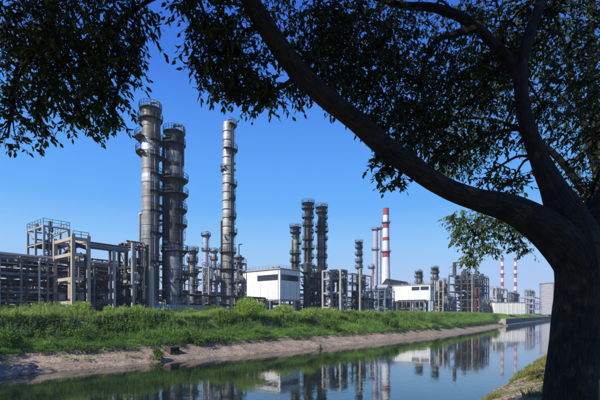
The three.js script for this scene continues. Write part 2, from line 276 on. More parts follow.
// vessels and pipes standing inside a skeleton
function fill(U, levels, n, o = {}) {
  const { g, Lx, Lz } = U, Ls = [0, ...levels], pal = o.pal || PALETTE, K = o.k || 1;
  for (let q = 0; q + 1 < Ls.length; q++) {
    const y0 = Ls[q] + 0.15, gap = Ls[q + 1] - Ls[q] - 0.5;
    for (let i = 0; i < n; i++) {
      const k = rnd(), m = pick(pal), x = rr(0.12, 0.88) * Lx, z = -rr(0.08, 0.85) * Lz;
      if (k < 0.26) { const r = Math.min(rr(0.3, 0.75) * K, Lx * 0.3, Lz * 0.3); const v = part('vessel', capsuleV(r, gap, 14), m, g); v.position.set(x, y0, z); }
      else if (k < 0.4) drum(g, m, x, y0, z, Math.min(0.75 * K, gap * 0.28), Math.min(Lx * 0.7, rr(2, 4) * K), 'x');
      else if (k < 0.58) { const y = y0 + rr(0.3, 0.95) * gap; pipe('pipe', m, g, [[-rr(0, 0.6), y, z], [Lx * rr(0.4, 0.7), y, z], [Lx * rr(0.7, 0.72), y + rr(-1, 0.8), z], [Lx + rr(-0.3, 0.6), y + 0.4, z]], rr(0.07, 0.2) * K); }
      else if (k < 0.74) { const y = y0 + rr(0.3, 0.95) * gap; pipe('pipe', m, g, [[x, y, rr(0, 0.5)], [x, y, -Lz * rr(0.5, 0.9)], [x, y - rr(0.3, 1), -Lz * 0.92]], rr(0.07, 0.2) * K); }
      else { const r = rr(0.06, 0.17) * K, zz = rnd() < 0.5 ? 0.2 : z; pipe('pipe', m, g, [[x, rr(0, y0), zz], [x, y0 + gap * rr(0.4, 1.2), zz], [x + rr(-0.8, 0.8), y0 + gap * rr(0.8, 1.3), zz - 0.6]], r); }
    }
  }
}
function stair(g, x, z, y0, y1, run, mat) {
  const a = V(x, y0, z), b = V(x + run, y1, z), gs = [];
  for (const k of [-0.4, 0.4]) { gs.push(segGeo(a.clone().add(V(0, 0, k)), b.clone().add(V(0, 0, k)), 0.08, 4, 'b')); gs.push(segGeo(a.clone().add(V(0, 1, k)), b.clone().add(V(0, 1, k)), 0.03, 4, 'b')); }
  const n = Math.round((y1 - y0) / 0.25); for (let i = 0; i < n; i++) { const t = new THREE.BoxGeometry(0.28, 0.04, 0.8); const q = a.clone().lerp(b, (i + 0.5) / n); t.translate(q.x, q.y, q.z); gs.push(t); }
  return part('stair', mergeGeometries(gs), mat, g);
}
function rack(name, label, s0, s1, p, n, depth, levels, pipesPer, o = {}) {
  seed = Math.floor(s0 * 91 + p * 7 + 5);
  const g = thing(name, label, 'pipe rack', SP(s0, p, GROUND), TURN), Lx = s1 - s0, U = { g, Lx, Lz: depth };
  const cm = o.col || M.char, top = levels[levels.length - 1];
  for (let i = 0; i <= n; i++) for (const z of [0, -depth]) box('column', o.nearCol && z === 0 && i % 2 === 0 ? o.nearCol : cm, g, [i * Lx / n, top / 2, z], [0.28, top, 0.28]);
  for (const y of levels) for (let i = 0; i <= n; i++) box('beam', cm, g, [i * Lx / n, y - 0.17, -depth / 2], [0.22, 0.3, depth - 0.3]);
  for (const y of [levels[levels.length - 1], levels[1] || levels[0]]) for (const z of [0, -depth]) for (let i = 0; i < n; i++) box('beam', cm, g, [(i + 0.5) * Lx / n, y - 0.5, z], [Lx / n - 0.3, 0.26, 0.2]);
  levels.forEach((y) => { for (let k = 0; k < pipesPer; k++) { const r = rr(0.08, 0.26), z = -depth * (k + 0.5 + rr(-0.2, 0.2)) / pipesPer, m = pick(o.pal || PALETTE); const e = rr(0.7, 1) * Lx; pipe('pipe', m, g, rnd() < 0.3 ? [[0, y + r, z], [e, y + r, z], [e, y + r - rr(2, 4), z]] : [[0, y + r, z], [Lx, y + r, z]], r); } });
  for (let i = 0; i < n; i++) for (let q = 0; q < levels.length; q++) if (rnd() < 0.4) bar('brace', cm, g, [i * Lx / n + 0.1, (q ? levels[q - 1] : 0) + 0.1, 0.02], [(i + 1) * Lx / n - 0.1, levels[q] - 0.3, 0.02], 0.11);
  if (o.fill) fill(U, levels, o.fill);
  return U;
}

// ------------------------------------------------------------------ the plant: things, left to right
rack('pipe_rack', 'long dark steel pipe rack with many tiers of pipes, behind the tan concrete frame', 4, 41, 72, 10, 6.5, [2.4, 4.4, 6.4, 8.2, 9.5], 5, { fill: 30, col: M.grey, pal: [M.alu, M.silver, M.char, M.grey, M.blueGrey, M.dark, M.dark, M.rust, M.paleBlue] });
rack('pipe_rack', 'second dark pipe rack running behind the big columns', 26, 112, 96, 14, 6, [2.6, 4.6, 6.6], 6, { fill: 26, col: M.dark, pal: [M.dark, M.char, M.char, M.grey, M.brown, M.blueGrey] });
rack('pipe_rack', 'third dark pipe rack low behind the first long rack', -6, 30, 86, 7, 6, [2.4, 4.4, 6.4], 6, { fill: 26, col: M.dark, pal: [M.dark, M.char, M.char, M.brown, M.blueGrey] });
rack('pipe_rack', 'low dark pipe rack running behind the second white building', 110, 230, 92, 14, 8, [4, 8], 6, { fill: 30, col: M.dark, pal: [M.dark, M.char, M.grey, M.blueGrey] });
{ // open steel tower above the rack
  const U = unit('steel_tower', 'open pale steel tower with braced bays rising behind the long pipe rack', 'steel tower', 44, 71.5, 28, 69);
  const lv = [4, 8, 11, 13.4, U.h(225)];
  skeleton(U, 1, 2, lv, { col: M.pale, beam: M.pale, decks: [11, 13.4], rails: [lv[4]], braces: 0.8, cw: 0.36 });
  fill(U, lv, 4, { pal: [M.char, M.dark, M.blueGrey, M.grey] });
  for (let k = 0; k < 5; k++) { const v = part('vessel', capsuleV(rr(0.2, 0.4), rr(0.8, 1.8), 10), pick([M.char, M.dark, M.grey]), U.g); v.position.set(rr(0.5, U.Lx - 0.5), lv[4], -rr(0.5, U.Lz - 0.5)); }
}
{ // tan concrete frame
  const U = unit('concrete_frame', 'tall tan concrete frame with open bays standing in front of the pipe rack', 'concrete frame', 73, 62, 55, 88.5);
  const lv = [U.h(301), U.h(277), U.h(252.5), U.h(236.5)];
  skeleton(U, 1, 1, lv, { col: M.tan, beam: M.tan, cw: 0.5, bw: 0.5, over: 0.4, full: true });
  fill(U, lv, 4, { pal: [M.char, M.brown, M.dark, M.tan, M.grey] });
  part('railing', railGeo([[0, lv[3], 0.1], [U.Lx, lv[3], 0.1]], 0.9), M.char, U.g);
  pipe('pipe', M.char, U.g, [[0.4, lv[2], -0.6], [0.4, lv[3] - 1, -0.6], [U.Lx, lv[3] - 1.4, -0.6]], 0.35);
}
{ // covered pipe bridge
  const U = unit('pipe_bridge', 'grey covered pipe bridge on pale posts beside the tan concrete frame', 'pipe bridge', 89, 63.8, 87, 128);
  const y = U.h(246);
  box('bridge_deck', M.blueGrey, U.g, [U.Lx / 2, y, -0.6], [U.Lx, 0.35, 1.7]); box('bridge_roof', M.blueGrey, U.g, [U.Lx / 2, y + 0.62, -0.6], [U.Lx, 0.14, 1.9]);
  for (const z of [0, -1.2]) pipe('pipe', M.alu, U.g, [[0, y + 0.36, z], [U.Lx, y + 0.36, z]], 0.17);
  const xa = U.Lx * 0.62; box('post', M.pale, U.g, [xa, y / 2 - 0.1, 0.1], [0.4, y - 0.2, 0.4]); box('post', M.grey, U.g, [xa, y / 2 - 0.1, -1.3], [0.34, y - 0.2, 0.34]);
}
{
  const U = unit('process_unit', 'process unit with brown pipework on top and pale posts, beside the tall grey column', 'process unit', 133, 71, 119, 147);
  const lv = [3, 6, 9, U.h(245)];
  skeleton(U, 1, 2, lv, { col: M.char, nearCol: M.pale, beam: M.brown, cw: 0.46, decks: [9], full: true, braces: 0.4, over: 0.4 });
  fill(U, lv, 8, { pal: [M.char, M.brown, M.tan, M.brown, M.dark, M.tan] });
  for (let k = 0; k < 7; k++) { const y = lv[3] + rr(0.2, 0.9), z = -rr(0, U.Lz); pipe('pipe', pick([M.brown, M.tan, M.char]), U.g, [[-0.3, y, z], [U.Lx * rr(0.5, 1), y, z], [U.Lx * 1.02, y - 0.9, z]], rr(0.1, 0.2)); }
  const v = part('vessel', capsuleV(1.0, 9.5), M.tan, U.g); v.position.set(U.Lx + 1.2, 0.01, -1.4);
}
{
  const U = unit('process_unit', 'dark process unit packed with drums and risers behind the pipe bridge', 'process unit', 92, 84, 70, 122);
  const lv = [3, 6, 9.2, 12.2]; skeleton(U, 3, 2, lv, { col: M.char, beam: M.char, decks: [6], full: true, braces: 0.5 }); fill(U, lv, 20);
}
tower('distillation_column', 'tallest thick grey column with pale bands and a wide top platform', 'column', {
  px: 150.5, d: 80, w: 16.5, top: 110, bands: [[110, clad.warm], [141, clad.light], [152, clad.grey], [175, clad.light], [183, clad.grey], [230, clad.cool]],
  plat: [[110.5, 'a', 0.5], [121, 'a', 0.7], [139.5, 'l', 1.3], [154, 'l', 1.1], [143, 'r', 0.9], [158, 'r', 0.7], [176, 'r', 0.8], [193, 'r', 0.7], [212, 'r', 0.7], [234, 'r', 0.9], [262, 'r', 0.8]],
  lad: [[0.45, 300, 234], [0.2, 234, 176], [0.5, 176, 112]], pipes: [[2.95, 0.27, 300, 215, M.alu], [0.75, 0.16, 300, 125, M.grey], [1.15, 0.1, 300, 160, M.char]], ring: 14, ringR: 0.05, ringTo: 296, ringMat: M.grey });
tower('distillation_column', 'dark column with silver bands beside the tallest grey column', 'column', {
  px: 174.3, d: 82, w: 16.4, top: 133, bands: [[133, clad.dark], [153, clad.grey], [164, clad.dark], [168.5, clad.grey], [176, clad.charcoal], [197, clad.charcoal], [246, clad.cool]],
  plat: [[134, 'a', 0.5], [146, 'lf', 1.1], [146, 'r', 0.6], [163, 'l', 0.8], [181, 'a', 1.1], [195.5, 'a', 1.1], [211, 'r', 0.9], [226, 'r', 0.9], [252, 'a', 1.0], [280, 'r', 0.8]],
  lad: [[0.3, 300, 252], [0.1, 252, 195], [0.4, 195, 135]], pipes: [[3.0, 0.3, 300, 140, M.dark], [2.45, 0.2, 300, 170, M.dark], [0.55, 0.12, 300, 150, M.char]], ring: 13, ringR: 0.05, ringTo: 296 });
tower('distillation_column', 'slender silver column ringed by close bands, its top under the leaves', 'column', {
  px: 228, d: 98, w: 10, wb: 11.5, top: 124, bands: [[124, clad.silver], [180, clad.silver], [240, clad.grey]], ring: 8.6, ringR: 0.1, ringTo: 296,
  plat: [[126, 'r', 0.9], [151, 'rf', 1.1], [171, 'l', 0.5], [186, 'r', 0.9], [200, 'r', 0.5], [218, 'r', 0.7], [234, 'r', 0.9], [253, 'a', 0.7], [270, 'a', 0.9], [284, 'r', 0.7]],
  lad: [[0.25, 300, 234], [0.0, 234, 186], [0.3, 186, 126]], pipes: [[0.5, 0.2, 300, 126, M.char], [2.9, 0.22, 300, 222, M.dark], [0.9, 0.1, 300, 150, M.grey]] });
tower('distillation_column', 'short grey column with dark platforms beside the dark banded column', 'column', { px: 192.5, d: 100, w: 5.6, top: 250, bands: [[250, clad.grey], [275, clad.cool]], plat: [[252, 'a', 0.8], [262, 'a', 0.7], [274, 'a', 0.8], [286, 'r', 0.8]], lad: [[0.3, 300, 252]], pipes: [[2.7, 0.14, 300, 258, M.char]] });
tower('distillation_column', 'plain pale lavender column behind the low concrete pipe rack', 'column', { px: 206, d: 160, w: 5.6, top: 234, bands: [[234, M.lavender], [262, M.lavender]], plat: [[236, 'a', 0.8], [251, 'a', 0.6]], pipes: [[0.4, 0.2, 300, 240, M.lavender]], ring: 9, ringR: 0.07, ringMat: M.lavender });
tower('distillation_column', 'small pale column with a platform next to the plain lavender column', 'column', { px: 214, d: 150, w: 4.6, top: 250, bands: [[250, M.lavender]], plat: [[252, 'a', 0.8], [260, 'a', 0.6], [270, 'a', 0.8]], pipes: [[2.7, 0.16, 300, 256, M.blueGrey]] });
{
  const U = unit('process_unit', 'grey steel process unit behind the two big columns', 'process unit', 166, 98, 158, 205);
  const lv = [3.2, 6.5, 9.8, 13]; skeleton(U, 3, 1, lv, { col: M.grey, beam: M.char, decks: [6.5], full: true, braces: 0.4 }); fill(U, lv, 10, { pal: [M.char, M.grey, M.blueGrey, M.alu, M.dark, M.paleBlue] });
}
{
  const U = unit('process_unit', 'pale pipe frame standing before the foot of the slender silver column', 'process unit', 209, 94, 203, 223);
  const lv = [3.2, 5.8, 8.4, U.h(267)]; skeleton(U, 1, 1, lv, { col: M.pale, beam: M.grey, cw: 0.34, decks: [8.4], full: true, rails: [lv[3]] }); fill(U, lv, 7, { pal: [M.pale, M.grey, M.char, M.silver, M.paleBlue] });
}
{ // low rack on concrete portal blocks
  const g = thing('low_pipe_rack', 'low concrete portal rack carrying dark pipes in front of the columns', 'pipe rack', V(X(188, 80), GROUND, -80), TURN), n = 6; seed = 55;
  const len = 23, H = Yp(295.5, 80) - GROUND;
  for (let i = 0; i <= n; i++) { const x = i * len / n; for (const z of [0, -2.6]) box('post', M.concrete, g, [x, H / 2, z], [0.55, H, 0.5]); box('cross_beam', M.concrete, g, [x, H - 0.28, -1.3], [0.5, 0.5, 2.05]); }
  for (let i = 0; i < n; i++) box('beam', M.char, g, [(i + 0.5) * len / n, H * 0.55, 0.02], [len / n - 0.6, 0.25, 0.2]);
  for (let k = 0; k < 6; k++) { const r = rr(0.12, 0.26), z = -0.2 - k * 0.45; pipe('pipe', pick([M.char, M.dark, M.grey, M.brown]), g, [[-1, H + r, z], [len, H + r, z]], r); }
  for (let k = 0; k < 6; k++) { const r = rr(0.1, 0.2), y = rr(0.8, H - 0.8); pipe('pipe', pick([M.char, M.dark, M.grey]), g, [[-0.5, y, 0.25 - k * 0.4], [len, y, 0.25 - k * 0.4]], r); }
}
{ // blue bin by the foot of the columns
  const g = thing('blue_skip', 'small blue metal skip in the reeds by the dark banded column', 'skip', V(X(165, 62), GROUND, -62), 0.2);
  const sh = new THREE.Shape([[-0.75, 0], [0.75, 0], [1.0, 1.15], [-1.0, 1.15]].map((a) => new THREE.Vector2(...a))), e = new THREE.ExtrudeGeometry(sh, { depth: 1.2, bevelEnabled: true, bevelSize: 0.03, bevelThickness: 0.03, bevelSegments: 1 });
  part('tub', e, M.blue, g); box('rim', M.blue, g, [0, 1.24, 0.6], [2.2, 0.12, 1.4]); for (const x of [-0.6, 0, 0.6]) box('rib', M.blue, g, [x, 0.6, 1.27], [0.08, 1.0, 0.06]);
  g.position.y = Yp(305.8, 62) - 1.3; const b = box('stand', M.concrete, g, [0, -(g.position.y - GROUND) / 2 - 0.02, 0.6], [1.9, g.position.y - GROUND, 1.4]);
}
{ // low grey wall behind the reeds
  const g = thing('low_wall', 'low grey concrete wall behind the reeds near the blue skip', 'wall', V(X(172, 66), GROUND, -66), TURN);
  for (let i = 0; i < 5; i++) box('panel', M.concrete, g, [i * 1.72, (Yp(304.8, 66) - GROUND) / 2, 0], [1.68, Yp(304.8, 66) - GROUND, 0.18]);
}
{
  const U = unit('process_unit', 'grey unit with a small vessel on its roof beside the white building', 'process unit', 237, 118, 229, 246);
  const lv = [3.5, 7, 10, U.h(262)]; skeleton(U, 1, 2, lv, { col: M.grey, beam: M.char, decks: [7, 10], full: true, rails: [lv[3]], braces: 0.5 }); fill(U, lv, 8, { pal: [M.grey, M.pale, M.char, M.alu, M.brown] });
  const v = part('roof_vessel', capsuleV(0.9, 2.6), M.grey, U.g); v.position.set(U.Lx * 0.6, lv[3], -1.5); pipe('pipe', M.char, U.g, [[U.Lx * 0.6, lv[3], -1.5], [U.Lx * 0.6, U.h(243), -1.5], [U.Lx * 0.6 + 1.2, U.h(242), -1.5]], 0.16);
  platform(v, 0.9, 1.5, 0, 6.28, 0.8, M.char, false);
}
// white building raised on posts, with a strip of openings under the roof
function whiteHall(label, px, d, pxl, pxr, pyTop, pyBot, o) {
  const U = unit('white_building', label, 'building', px, d, pxl, pxr), { g, Lx, Lz } = U, t = U.h(pyTop), b = U.h(pyBot), w0 = U.h(o.w0), w1 = U.h(o.w1);
  const th = 0.25;
  // left face (x = 0) and right face (z = 0), each: apron, band above the openings, piers between them
  const face = (along, len, n, blank) => {
    const put = (nm, m, a0, a1, y0, y1, t2 = th, off = 0) => along === 'z' ? box(nm, m, g, [off, (y0 + y1) / 2, -(a0 + a1) / 2], [t2, y1 - y0, a1 - a0]) : box(nm, m, g, [(a0 + a1) / 2, (y0 + y1) / 2, -off], [a1 - a0, y1 - y0, t2]);
    const st = along === 'z' ? 0.127 : -0.123;
    put('wall', o.mat || M.white, st, len, b, w0); put('wall', o.mat || M.white, st, len, w1, t);
    const bl = len * blank, pw = 0.5; if (blank > 0.02) put('wall', o.mat || M.white, len - bl, len, w0, w1);
    for (let i = 0; i <= n; i++) { const a = st + i * (len - bl - st - pw) / n; put('pier', o.mat || M.white, a, a + pw, w0, w1); if (i < n) { const e = a + (len - bl - st - pw) / n; put('window_pane', M.glass, a + pw, e, w0, w1, 0.03, 0.1); put('window_frame', M.char, a + pw + (e - a - pw) / 2 - 0.06, a + pw + (e - a - pw) / 2 + 0.06, w0, w1, 0.08, 0.05); } }
  };
  face('z', Lz, o.nl, o.blank || 0); face('x', Lx, o.nr, 0);
  box('wall', M.white, g, [Lx + 0.01, (t + b) / 2, -Lz / 2], [th, t - b, Lz - 0.3]); box('wall', M.white, g, [Lx / 2, (t + b) / 2, -Lz], [Lx - 0.3, t - b, th]);
  box('roof', M.pale, g, [Lx / 2, t + 0.16, -Lz / 2], [Lx + 0.9, 0.3, Lz + 0.9]); box('floor_slab', M.concrete, g, [Lx / 2, b - 0.2, -Lz / 2], [Lx + 0.2, 0.38, Lz + 0.2]);
  for (let a = 1.6; a < Lz - 0.5; a += 2.9) box('cladding_joint', M.grey, g, [-0.135, (b + w0) / 2, -a], [0.02, w0 - b, 0.05]);
  for (let a = 1.6; a < Lx - 0.5; a += 2.9) box('cladding_joint', M.grey, g, [a, (b + w0) / 2, 0.135], [0.05, w0 - b, 0.02]);
  for (const z of [-0.5, -Lz + 0.7]) box('downpipe', M.pale, g, [-0.2, (b + t) / 2, z], [0.12, t - b, 0.12]);
  for (let i = 0; i < 4; i++) { const v = box('roof_vent', M.grey, g, [Lx * (0.3 + 0.12 * i), t + 0.75, -Lz * (0.2 + 0.2 * i)], [0.7, 0.9, 0.7]); }
  part('roof_railing', railGeo([[0, t + 0.31, 0], [Lx, t + 0.31, 0], [Lx, t + 0.31, -Lz], [0, t + 0.31, -Lz]], 0.9, true, 0.025), M.grey, g);
  const nz = o.posts || 4; for (let i = 0; i <= nz; i++) for (const x of [0.1, Lx]) box('post', i === 0 && x < 1 ? M.pale : M.grey, g, [x, (b - 0.4) / 2, -i * Lz / nz], [0.5, b - 0.4, 0.5]);
  return U;
}
{
  const U = whiteHall('white building raised on posts with dark strip windows, beside three ringed columns', 280, 112, 243, 299.5, 269, 299, { w0: 280, w1: 274, nl: 1, nr: 1, blank: 0.38 });
  for (let k = 0; k < 6; k++) drum(U.g, pick([M.dark, M.char]), U.Lx * rr(0.1, 0.8), 0, -U.Lz * rr(0.1, 0.8), 0.5, 2.4, 'x');
}
const ringed = (px, d, w, top, label, plats, b) => tower('distillation_column', label, 'column', { px, d, w, top, bands: b, plat: plats.map((y, i) => [y, i % 3 === 2 ? 'r' : 'a', rr(0.75, 1.15)]), lad: [[0.3, 300, top + 3], [2.6, 290, top + 20]], pipes: [[0.7, 0.17, 300, top + 5, M.char], [2.6, 0.2, 300, top + 14, M.grey], [1.6, 0.13, 300, top + 26, M.brown]], ring: 7, ringR: 0.06 });
ringed(295.5, 140, 6, 227, 'shortest of three ringed dark columns behind the white building on posts', [228, 233, 244, 254, 262], [[227, clad.charcoal], [240, clad.grey], [262, clad.charcoal]]);
ringed(308, 132, 6.4, 203, 'tallest of three ringed columns, its top wrapped in stacked platforms', [204, 209, 213.5, 218, 226, 233, 240, 249, 258, 268, 280], [[203, clad.dark], [222, clad.charcoal], [246, clad.dark], [262, clad.grey]]);
ringed(321.5, 137, 6.8, 207, 'ringed column with a paler lower half beside the tallest ringed column', [208, 213, 219, 227, 232, 240, 249, 258, 268], [[207, clad.charcoal], [236, clad.grey], [262, clad.cool]]);
{
  const U = unit('process_unit', 'dark tangled process unit at the foot of the three ringed columns', 'process unit', 304, 122, 299, 324);
  const lv = [4, 8, 12, U.h(264)]; skeleton(U, 2, 1, lv, { col: M.char, beam: M.dark, decks: [8, 12], full: true, braces: 0.5 }); fill(U, lv, 16, { pal: [M.dark, M.char, M.brown, M.rust, M.grey] });
  const v = part('vessel', capsuleV(0.8, 16), M.char, U.g); v.position.set(-0.6, 0, 1.4); platform(v, 0.8, 13, 0, 6.28, 0.7, M.dark, false); platform(v, 0.8, 9, 0, 6.28, 0.7, M.dark, false);
}
{
  const U = unit('process_unit', 'pale concrete frame unit with wide open bays beside the three ringed columns', 'process unit', 340.5, 118, 323, 346.5);
  const lv = [U.h(306.5), U.h(292), U.h(277.5), U.h(269)]; skeleton(U, 1, 2, lv, { col: M.pale, beam: M.pale, cw: 0.55, bw: 0.45, full: true }); fill(U, lv, 16, { pal: [M.grey, M.pale, M.char, M.dark, M.brown, M.alu] });
}
{
  const U = unit('process_unit', 'dark unit of upright vessels between the pale frame and a white post', 'process unit', 352, 128, 346, 371);
  const lv = [4, 8, U.h(273)]; skeleton(U, 3, 1, lv, { col: M.char, beam: M.grey, decks: [8], full: true, braces: 0.3 }); fill(U, lv, 18, { pal: [M.grey, M.dark, M.char, M.blueGrey, M.brown, M.pale] });
  for (let i = 0; i < 7; i++) { const hh = 9 + rr(-3, 3.5), v = part('vessel', capsuleV(rr(0.35, 0.6), hh), pick([clad.grey, clad.charcoal, M.brown, clad.cool]), U.g); v.position.set(0.6 + i * U.Lx / 7, 0, 1.4 + rr(-0.4, 0.4)); platform(v, 0.55, hh * rr(0.55, 0.8), 0, 6.28, 0.6, M.dark, false); } for (let i = 0; i < 8; i++) { const y = rr(1, 10); pipe('pipe', pick([M.pale, M.grey, M.char]), U.g, [[rr(0, U.Lx), 0, 2], [U.Lx * rr(0, 1), y, 2], [U.Lx * rr(0, 1), y, 2]], 0.12); }
}
{
  const g = thing('white_post', 'single tall white steel post in front of the dark upright vessels', 'post', V(X(360, 120), GROUND, -120)), H = Yp(269, 120) - GROUND;
  part('shaft', UC, M.pale, g).scale.set(0.3, H, 0.3); g.children[0].position.y = H / 2; box('base_plate', M.concrete, g, [0, 0.2, 0], [1, 0.4, 1]); box('cap_arm', M.pale, g, [0.4, H + 0.1, 0], [1.3, 0.2, 0.3]);
}
tower('distillation_column', 'thin dark column with close platforms behind the white post', 'column', { px: 359, d: 165, w: 3.6, top: 242, bands: [[242, clad.charcoal], [256, clad.grey]], plat: [[243, 'a', 0.9], [248, 'a', 0.9], [255, 'a', 0.9], [262, 'a', 0.9], [268, 'a', 0.9]], pipes: [[0.4, 0.2, 300, 246, M.char]], lad: [[0.4, 300, 244]] });
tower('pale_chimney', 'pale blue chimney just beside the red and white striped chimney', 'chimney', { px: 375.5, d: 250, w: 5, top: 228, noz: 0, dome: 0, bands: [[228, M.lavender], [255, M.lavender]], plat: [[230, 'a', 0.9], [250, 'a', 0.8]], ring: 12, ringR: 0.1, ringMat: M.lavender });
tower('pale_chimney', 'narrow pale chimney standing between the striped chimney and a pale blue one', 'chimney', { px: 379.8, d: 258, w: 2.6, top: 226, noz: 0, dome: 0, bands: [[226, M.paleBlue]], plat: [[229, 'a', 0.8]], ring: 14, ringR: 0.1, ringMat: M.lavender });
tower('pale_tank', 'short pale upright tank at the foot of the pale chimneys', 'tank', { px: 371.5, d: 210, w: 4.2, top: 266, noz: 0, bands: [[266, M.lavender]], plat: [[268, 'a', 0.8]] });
const stripes = (ys) => ys.map((y, i) => [y, i % 2 ? M.chimneyWhite : M.red]);
tower('striped_chimney', 'tapering red and white striped chimney behind the second white building', 'chimney', { px: 386, d: 270, w: 5.6, wb: 9.4, top: 208.5, noz: 0, dome: 0, bandName: 'painted_band', bands: stripes([208.5, 215.5, 222.5, 228.5, 237.5, 241, 252, 257.5]), plat: [[223, 'a', 0.9], [252, 'a', 0.9]], lad: [[1.2, 300, 210]] });
{
  const U = unit('dark_shed', 'dark low shed with a sloping roof at the foot of the striped chimney', 'shed', 392, 225, 381, 412);
  const e = U.h(287), r = U.h(280), { Lx, Lz, g } = U;
  box('wall', M.char, g, [Lx / 2, e / 2, -Lz / 2], [Lx, e, Lz]);
  const sh = new THREE.Shape([[0.8, e + 0.01], [-Lz - 0.8, e + 0.01], [-Lz / 2, r + 1]].map((a) => new THREE.Vector2(...a))), ex = new THREE.ExtrudeGeometry(sh, { depth: Lx + 1, bevelEnabled: false }); ex.rotateY(Math.PI / 2); ex.scale(1, 1, -1); ex.translate(-0.5, 0, 0);
  ex.computeVertexNormals(); part('roof', ex, M.dark, g);
  box('door', M.dark, g, [-0.05, 2, -Lz / 2], [0.12, 4, 3.5]);
}
{
  const U = unit('process_unit', 'blue-green piping unit beside the second white building', 'process unit', 385, 165, 366, 394);
  const lv = [3.5, 7, U.h(290)]; skeleton(U, 2, 3, lv, { col: M.teal, beam: M.teal, decks: [7], full: true, rails: [lv[2]], cw: 0.42 }); fill(U, lv, 12, { pal: [M.teal, M.paleBlue, M.blueGrey, M.pale, M.char] });
  for (let i = 0; i < 3; i++) drum(U.g, pick([M.paleBlue, M.pale]), U.Lx * (0.2 + 0.3 * i), lv[2], -U.Lz * (0.2 + 0.28 * i), 1.0, 5, 'z');
}
whiteHall('second white building with a strip of dark windows beside the crowded dark unit', 430, 185, 392.5, 434, 284.5, 300, { w0: 290, w1: 286.2, nl: 2, nr: 1, blank: 0.5, posts: 6 });
{
  const U = unit('low_pipe_rack', 'low grey rack of dark pipes under the second white building', 'pipe rack', 424, 172, 398, 427);
  const lv = [3.2, 6.2]; skeleton(U, 1, 6, lv, { col: M.grey, beam: M.grey, cw: 0.4, full: true }); fill(U, lv, 12, { pal: [M.dark, M.char, M.brown, M.dark] });
  for (let k = 0; k < 4; k++) pipe('pipe', M.dark, U.g, [[0.2 + k * 0.5, 6.5, 0.4], [0.2 + k * 0.5, 6.5, -U.Lz]], 0.22);
}
for (const [px, d, w, top, l] of [[418.8, 225, 5, 272, 'squat grey ringed column behind the second white building'], [434.8, 215, 4.6, 268, 'ringed grey column rising from the narrow pale unit']])
  tower('distillation_column', l, 'column', { px, d, w, top, bands: [[top, clad.charcoal], [top + 4, clad.grey]], plat: [[top + 1, 'a', 0.9], [top + 5, 'a', 1.1], [top + 11, 'a', 1.0], [top + 18, 'a', 1.0]], pipes: [[0.4, 0.25, 300, top + 2, M.char], [2.5, 0.25, 300, top + 6, M.grey]], lad: [[1.1, 300, top + 2]] });
{
  const U = unit('process_unit', 'narrow pale unit of vessels next to the second white building', 'process unit', 443, 205, 430.5, 447.5);
  const lv = [4, 8, 12, U.h(280)]; skeleton(U, 1, 3, lv, { col: M.pale, beam: M.grey, cw: 0.5, decks: [8, 12], full: true, rails: [lv[3]] }); fill(U, lv, 20, { k: 1.3, pal: [M.grey, M.pale, M.char, M.brown, M.dark] });
}
{
  const U = unit('process_unit', 'big dark process block crowded with vessels, behind a dark red vessel', 'process unit', 474, 232, 449, 488.5);
  const lv = [4.5, 9, 14, 18.5, U.h(274)]; skeleton(U, 3, 4, lv, { col: M.char, beam: M.char, cw: 0.6, bw: 0.5, decks: [9, 14, 18.5], deckMat: M.dark, full: true, rails: [lv[4]], braces: 0.5 }); fill(U, lv, 58, { k: 1.7, pal: [M.dark, M.char, M.grey, M.dark, M.brown, M.blueGrey] });
  for (let k = 0; k < 6; k++) { const v = part('vessel', capsuleV(rr(0.7, 1.2), rr(2, 5)), pick([M.char, M.grey, M.dark]), U.g); v.position.set(rr(0.1, 0.9) * U.Lx, lv[4], -rr(0.1, 0.9) * U.Lz); }
  const c = part('vent_stack', new THREE.CylinderGeometry(1.0, 1.15, U.h(260) - lv[4], 14), M.char, U.g); c.position.set(U.Lx * 0.1, (U.h(260) + lv[4]) / 2, -U.Lz * 0.85);
}
{
  const g = thing('red_vessel', 'dark red upright vessel standing against the big dark process block', 'vessel', V(X(475.5, 212), GROUND, -212)); const H = Yp(290, 212) - GROUND;
  part('shell', capsuleV(0.85, H), M.darkRed, g); box('foundation', M.concrete, g, [0, 0.3, 0], [3, 0.6, 3]); pipe('pipe', M.grey, g, [[0, H - 0.2, 0], [0, H + 1, 0], [1.8, H + 1, 0], [1.8, 0, 0]], 0.2); platform(g, 0.85, H * 0.72, 0, 6.28, 0.7, M.char);
}
{
  const g = thing('white_mast', 'slim white mast in front of the big dark process block', 'mast', V(X(472, 205), GROUND, -205)), H = Yp(276, 205) - GROUND;
  part('pole', new THREE.CylinderGeometry(0.22, 0.36, H, 10), M.pale, g).position.y = H / 2; box('base_plate', M.concrete, g, [0, 0.2, 0], [1.2, 0.4, 1.2]); for (const k of [-0.6, 0.6]) box('lamp_head', M.grey, g, [k, H + 0.1, 0], [0.8, 0.3, 0.5]); 
}
for (const [px, d, pxl, pxr, top, l, c] of [[447, 196, 444, 456, 296, 'low grey pipe frame beside the slim white mast', M.grey], [482, 215, 476, 492, 299, 'low pale pipe frame beside the dark red vessel', M.pale], [496, 330, 489, 507, 287.5, 'pale many-bay steel frame before the twin far chimneys', M.pale], [511, 340, 507.5, 519, 292.5, 'small dark box-shaped unit between the twin far chimneys', M.char], [529, 330, 525, 534.5, 290.5, 'narrow grey frame unit beyond the cream wall', M.grey]]) {
  const U = unit('process_unit', l, 'process unit', px, d, pxl, pxr), t = U.h(top), lv = t > 12 ? [t / 3, 2 * t / 3, t] : [t / 2, t];
  skeleton(U, 2, 2, lv, { col: c, beam: c, cw: d / 420, bw: d / 500, full: true, decks: [lv[0]], rails: [t] }); fill(U, lv, 18, { k: 1.4, pal: [M.grey, M.char, M.pale, c, M.blueGrey] });
}
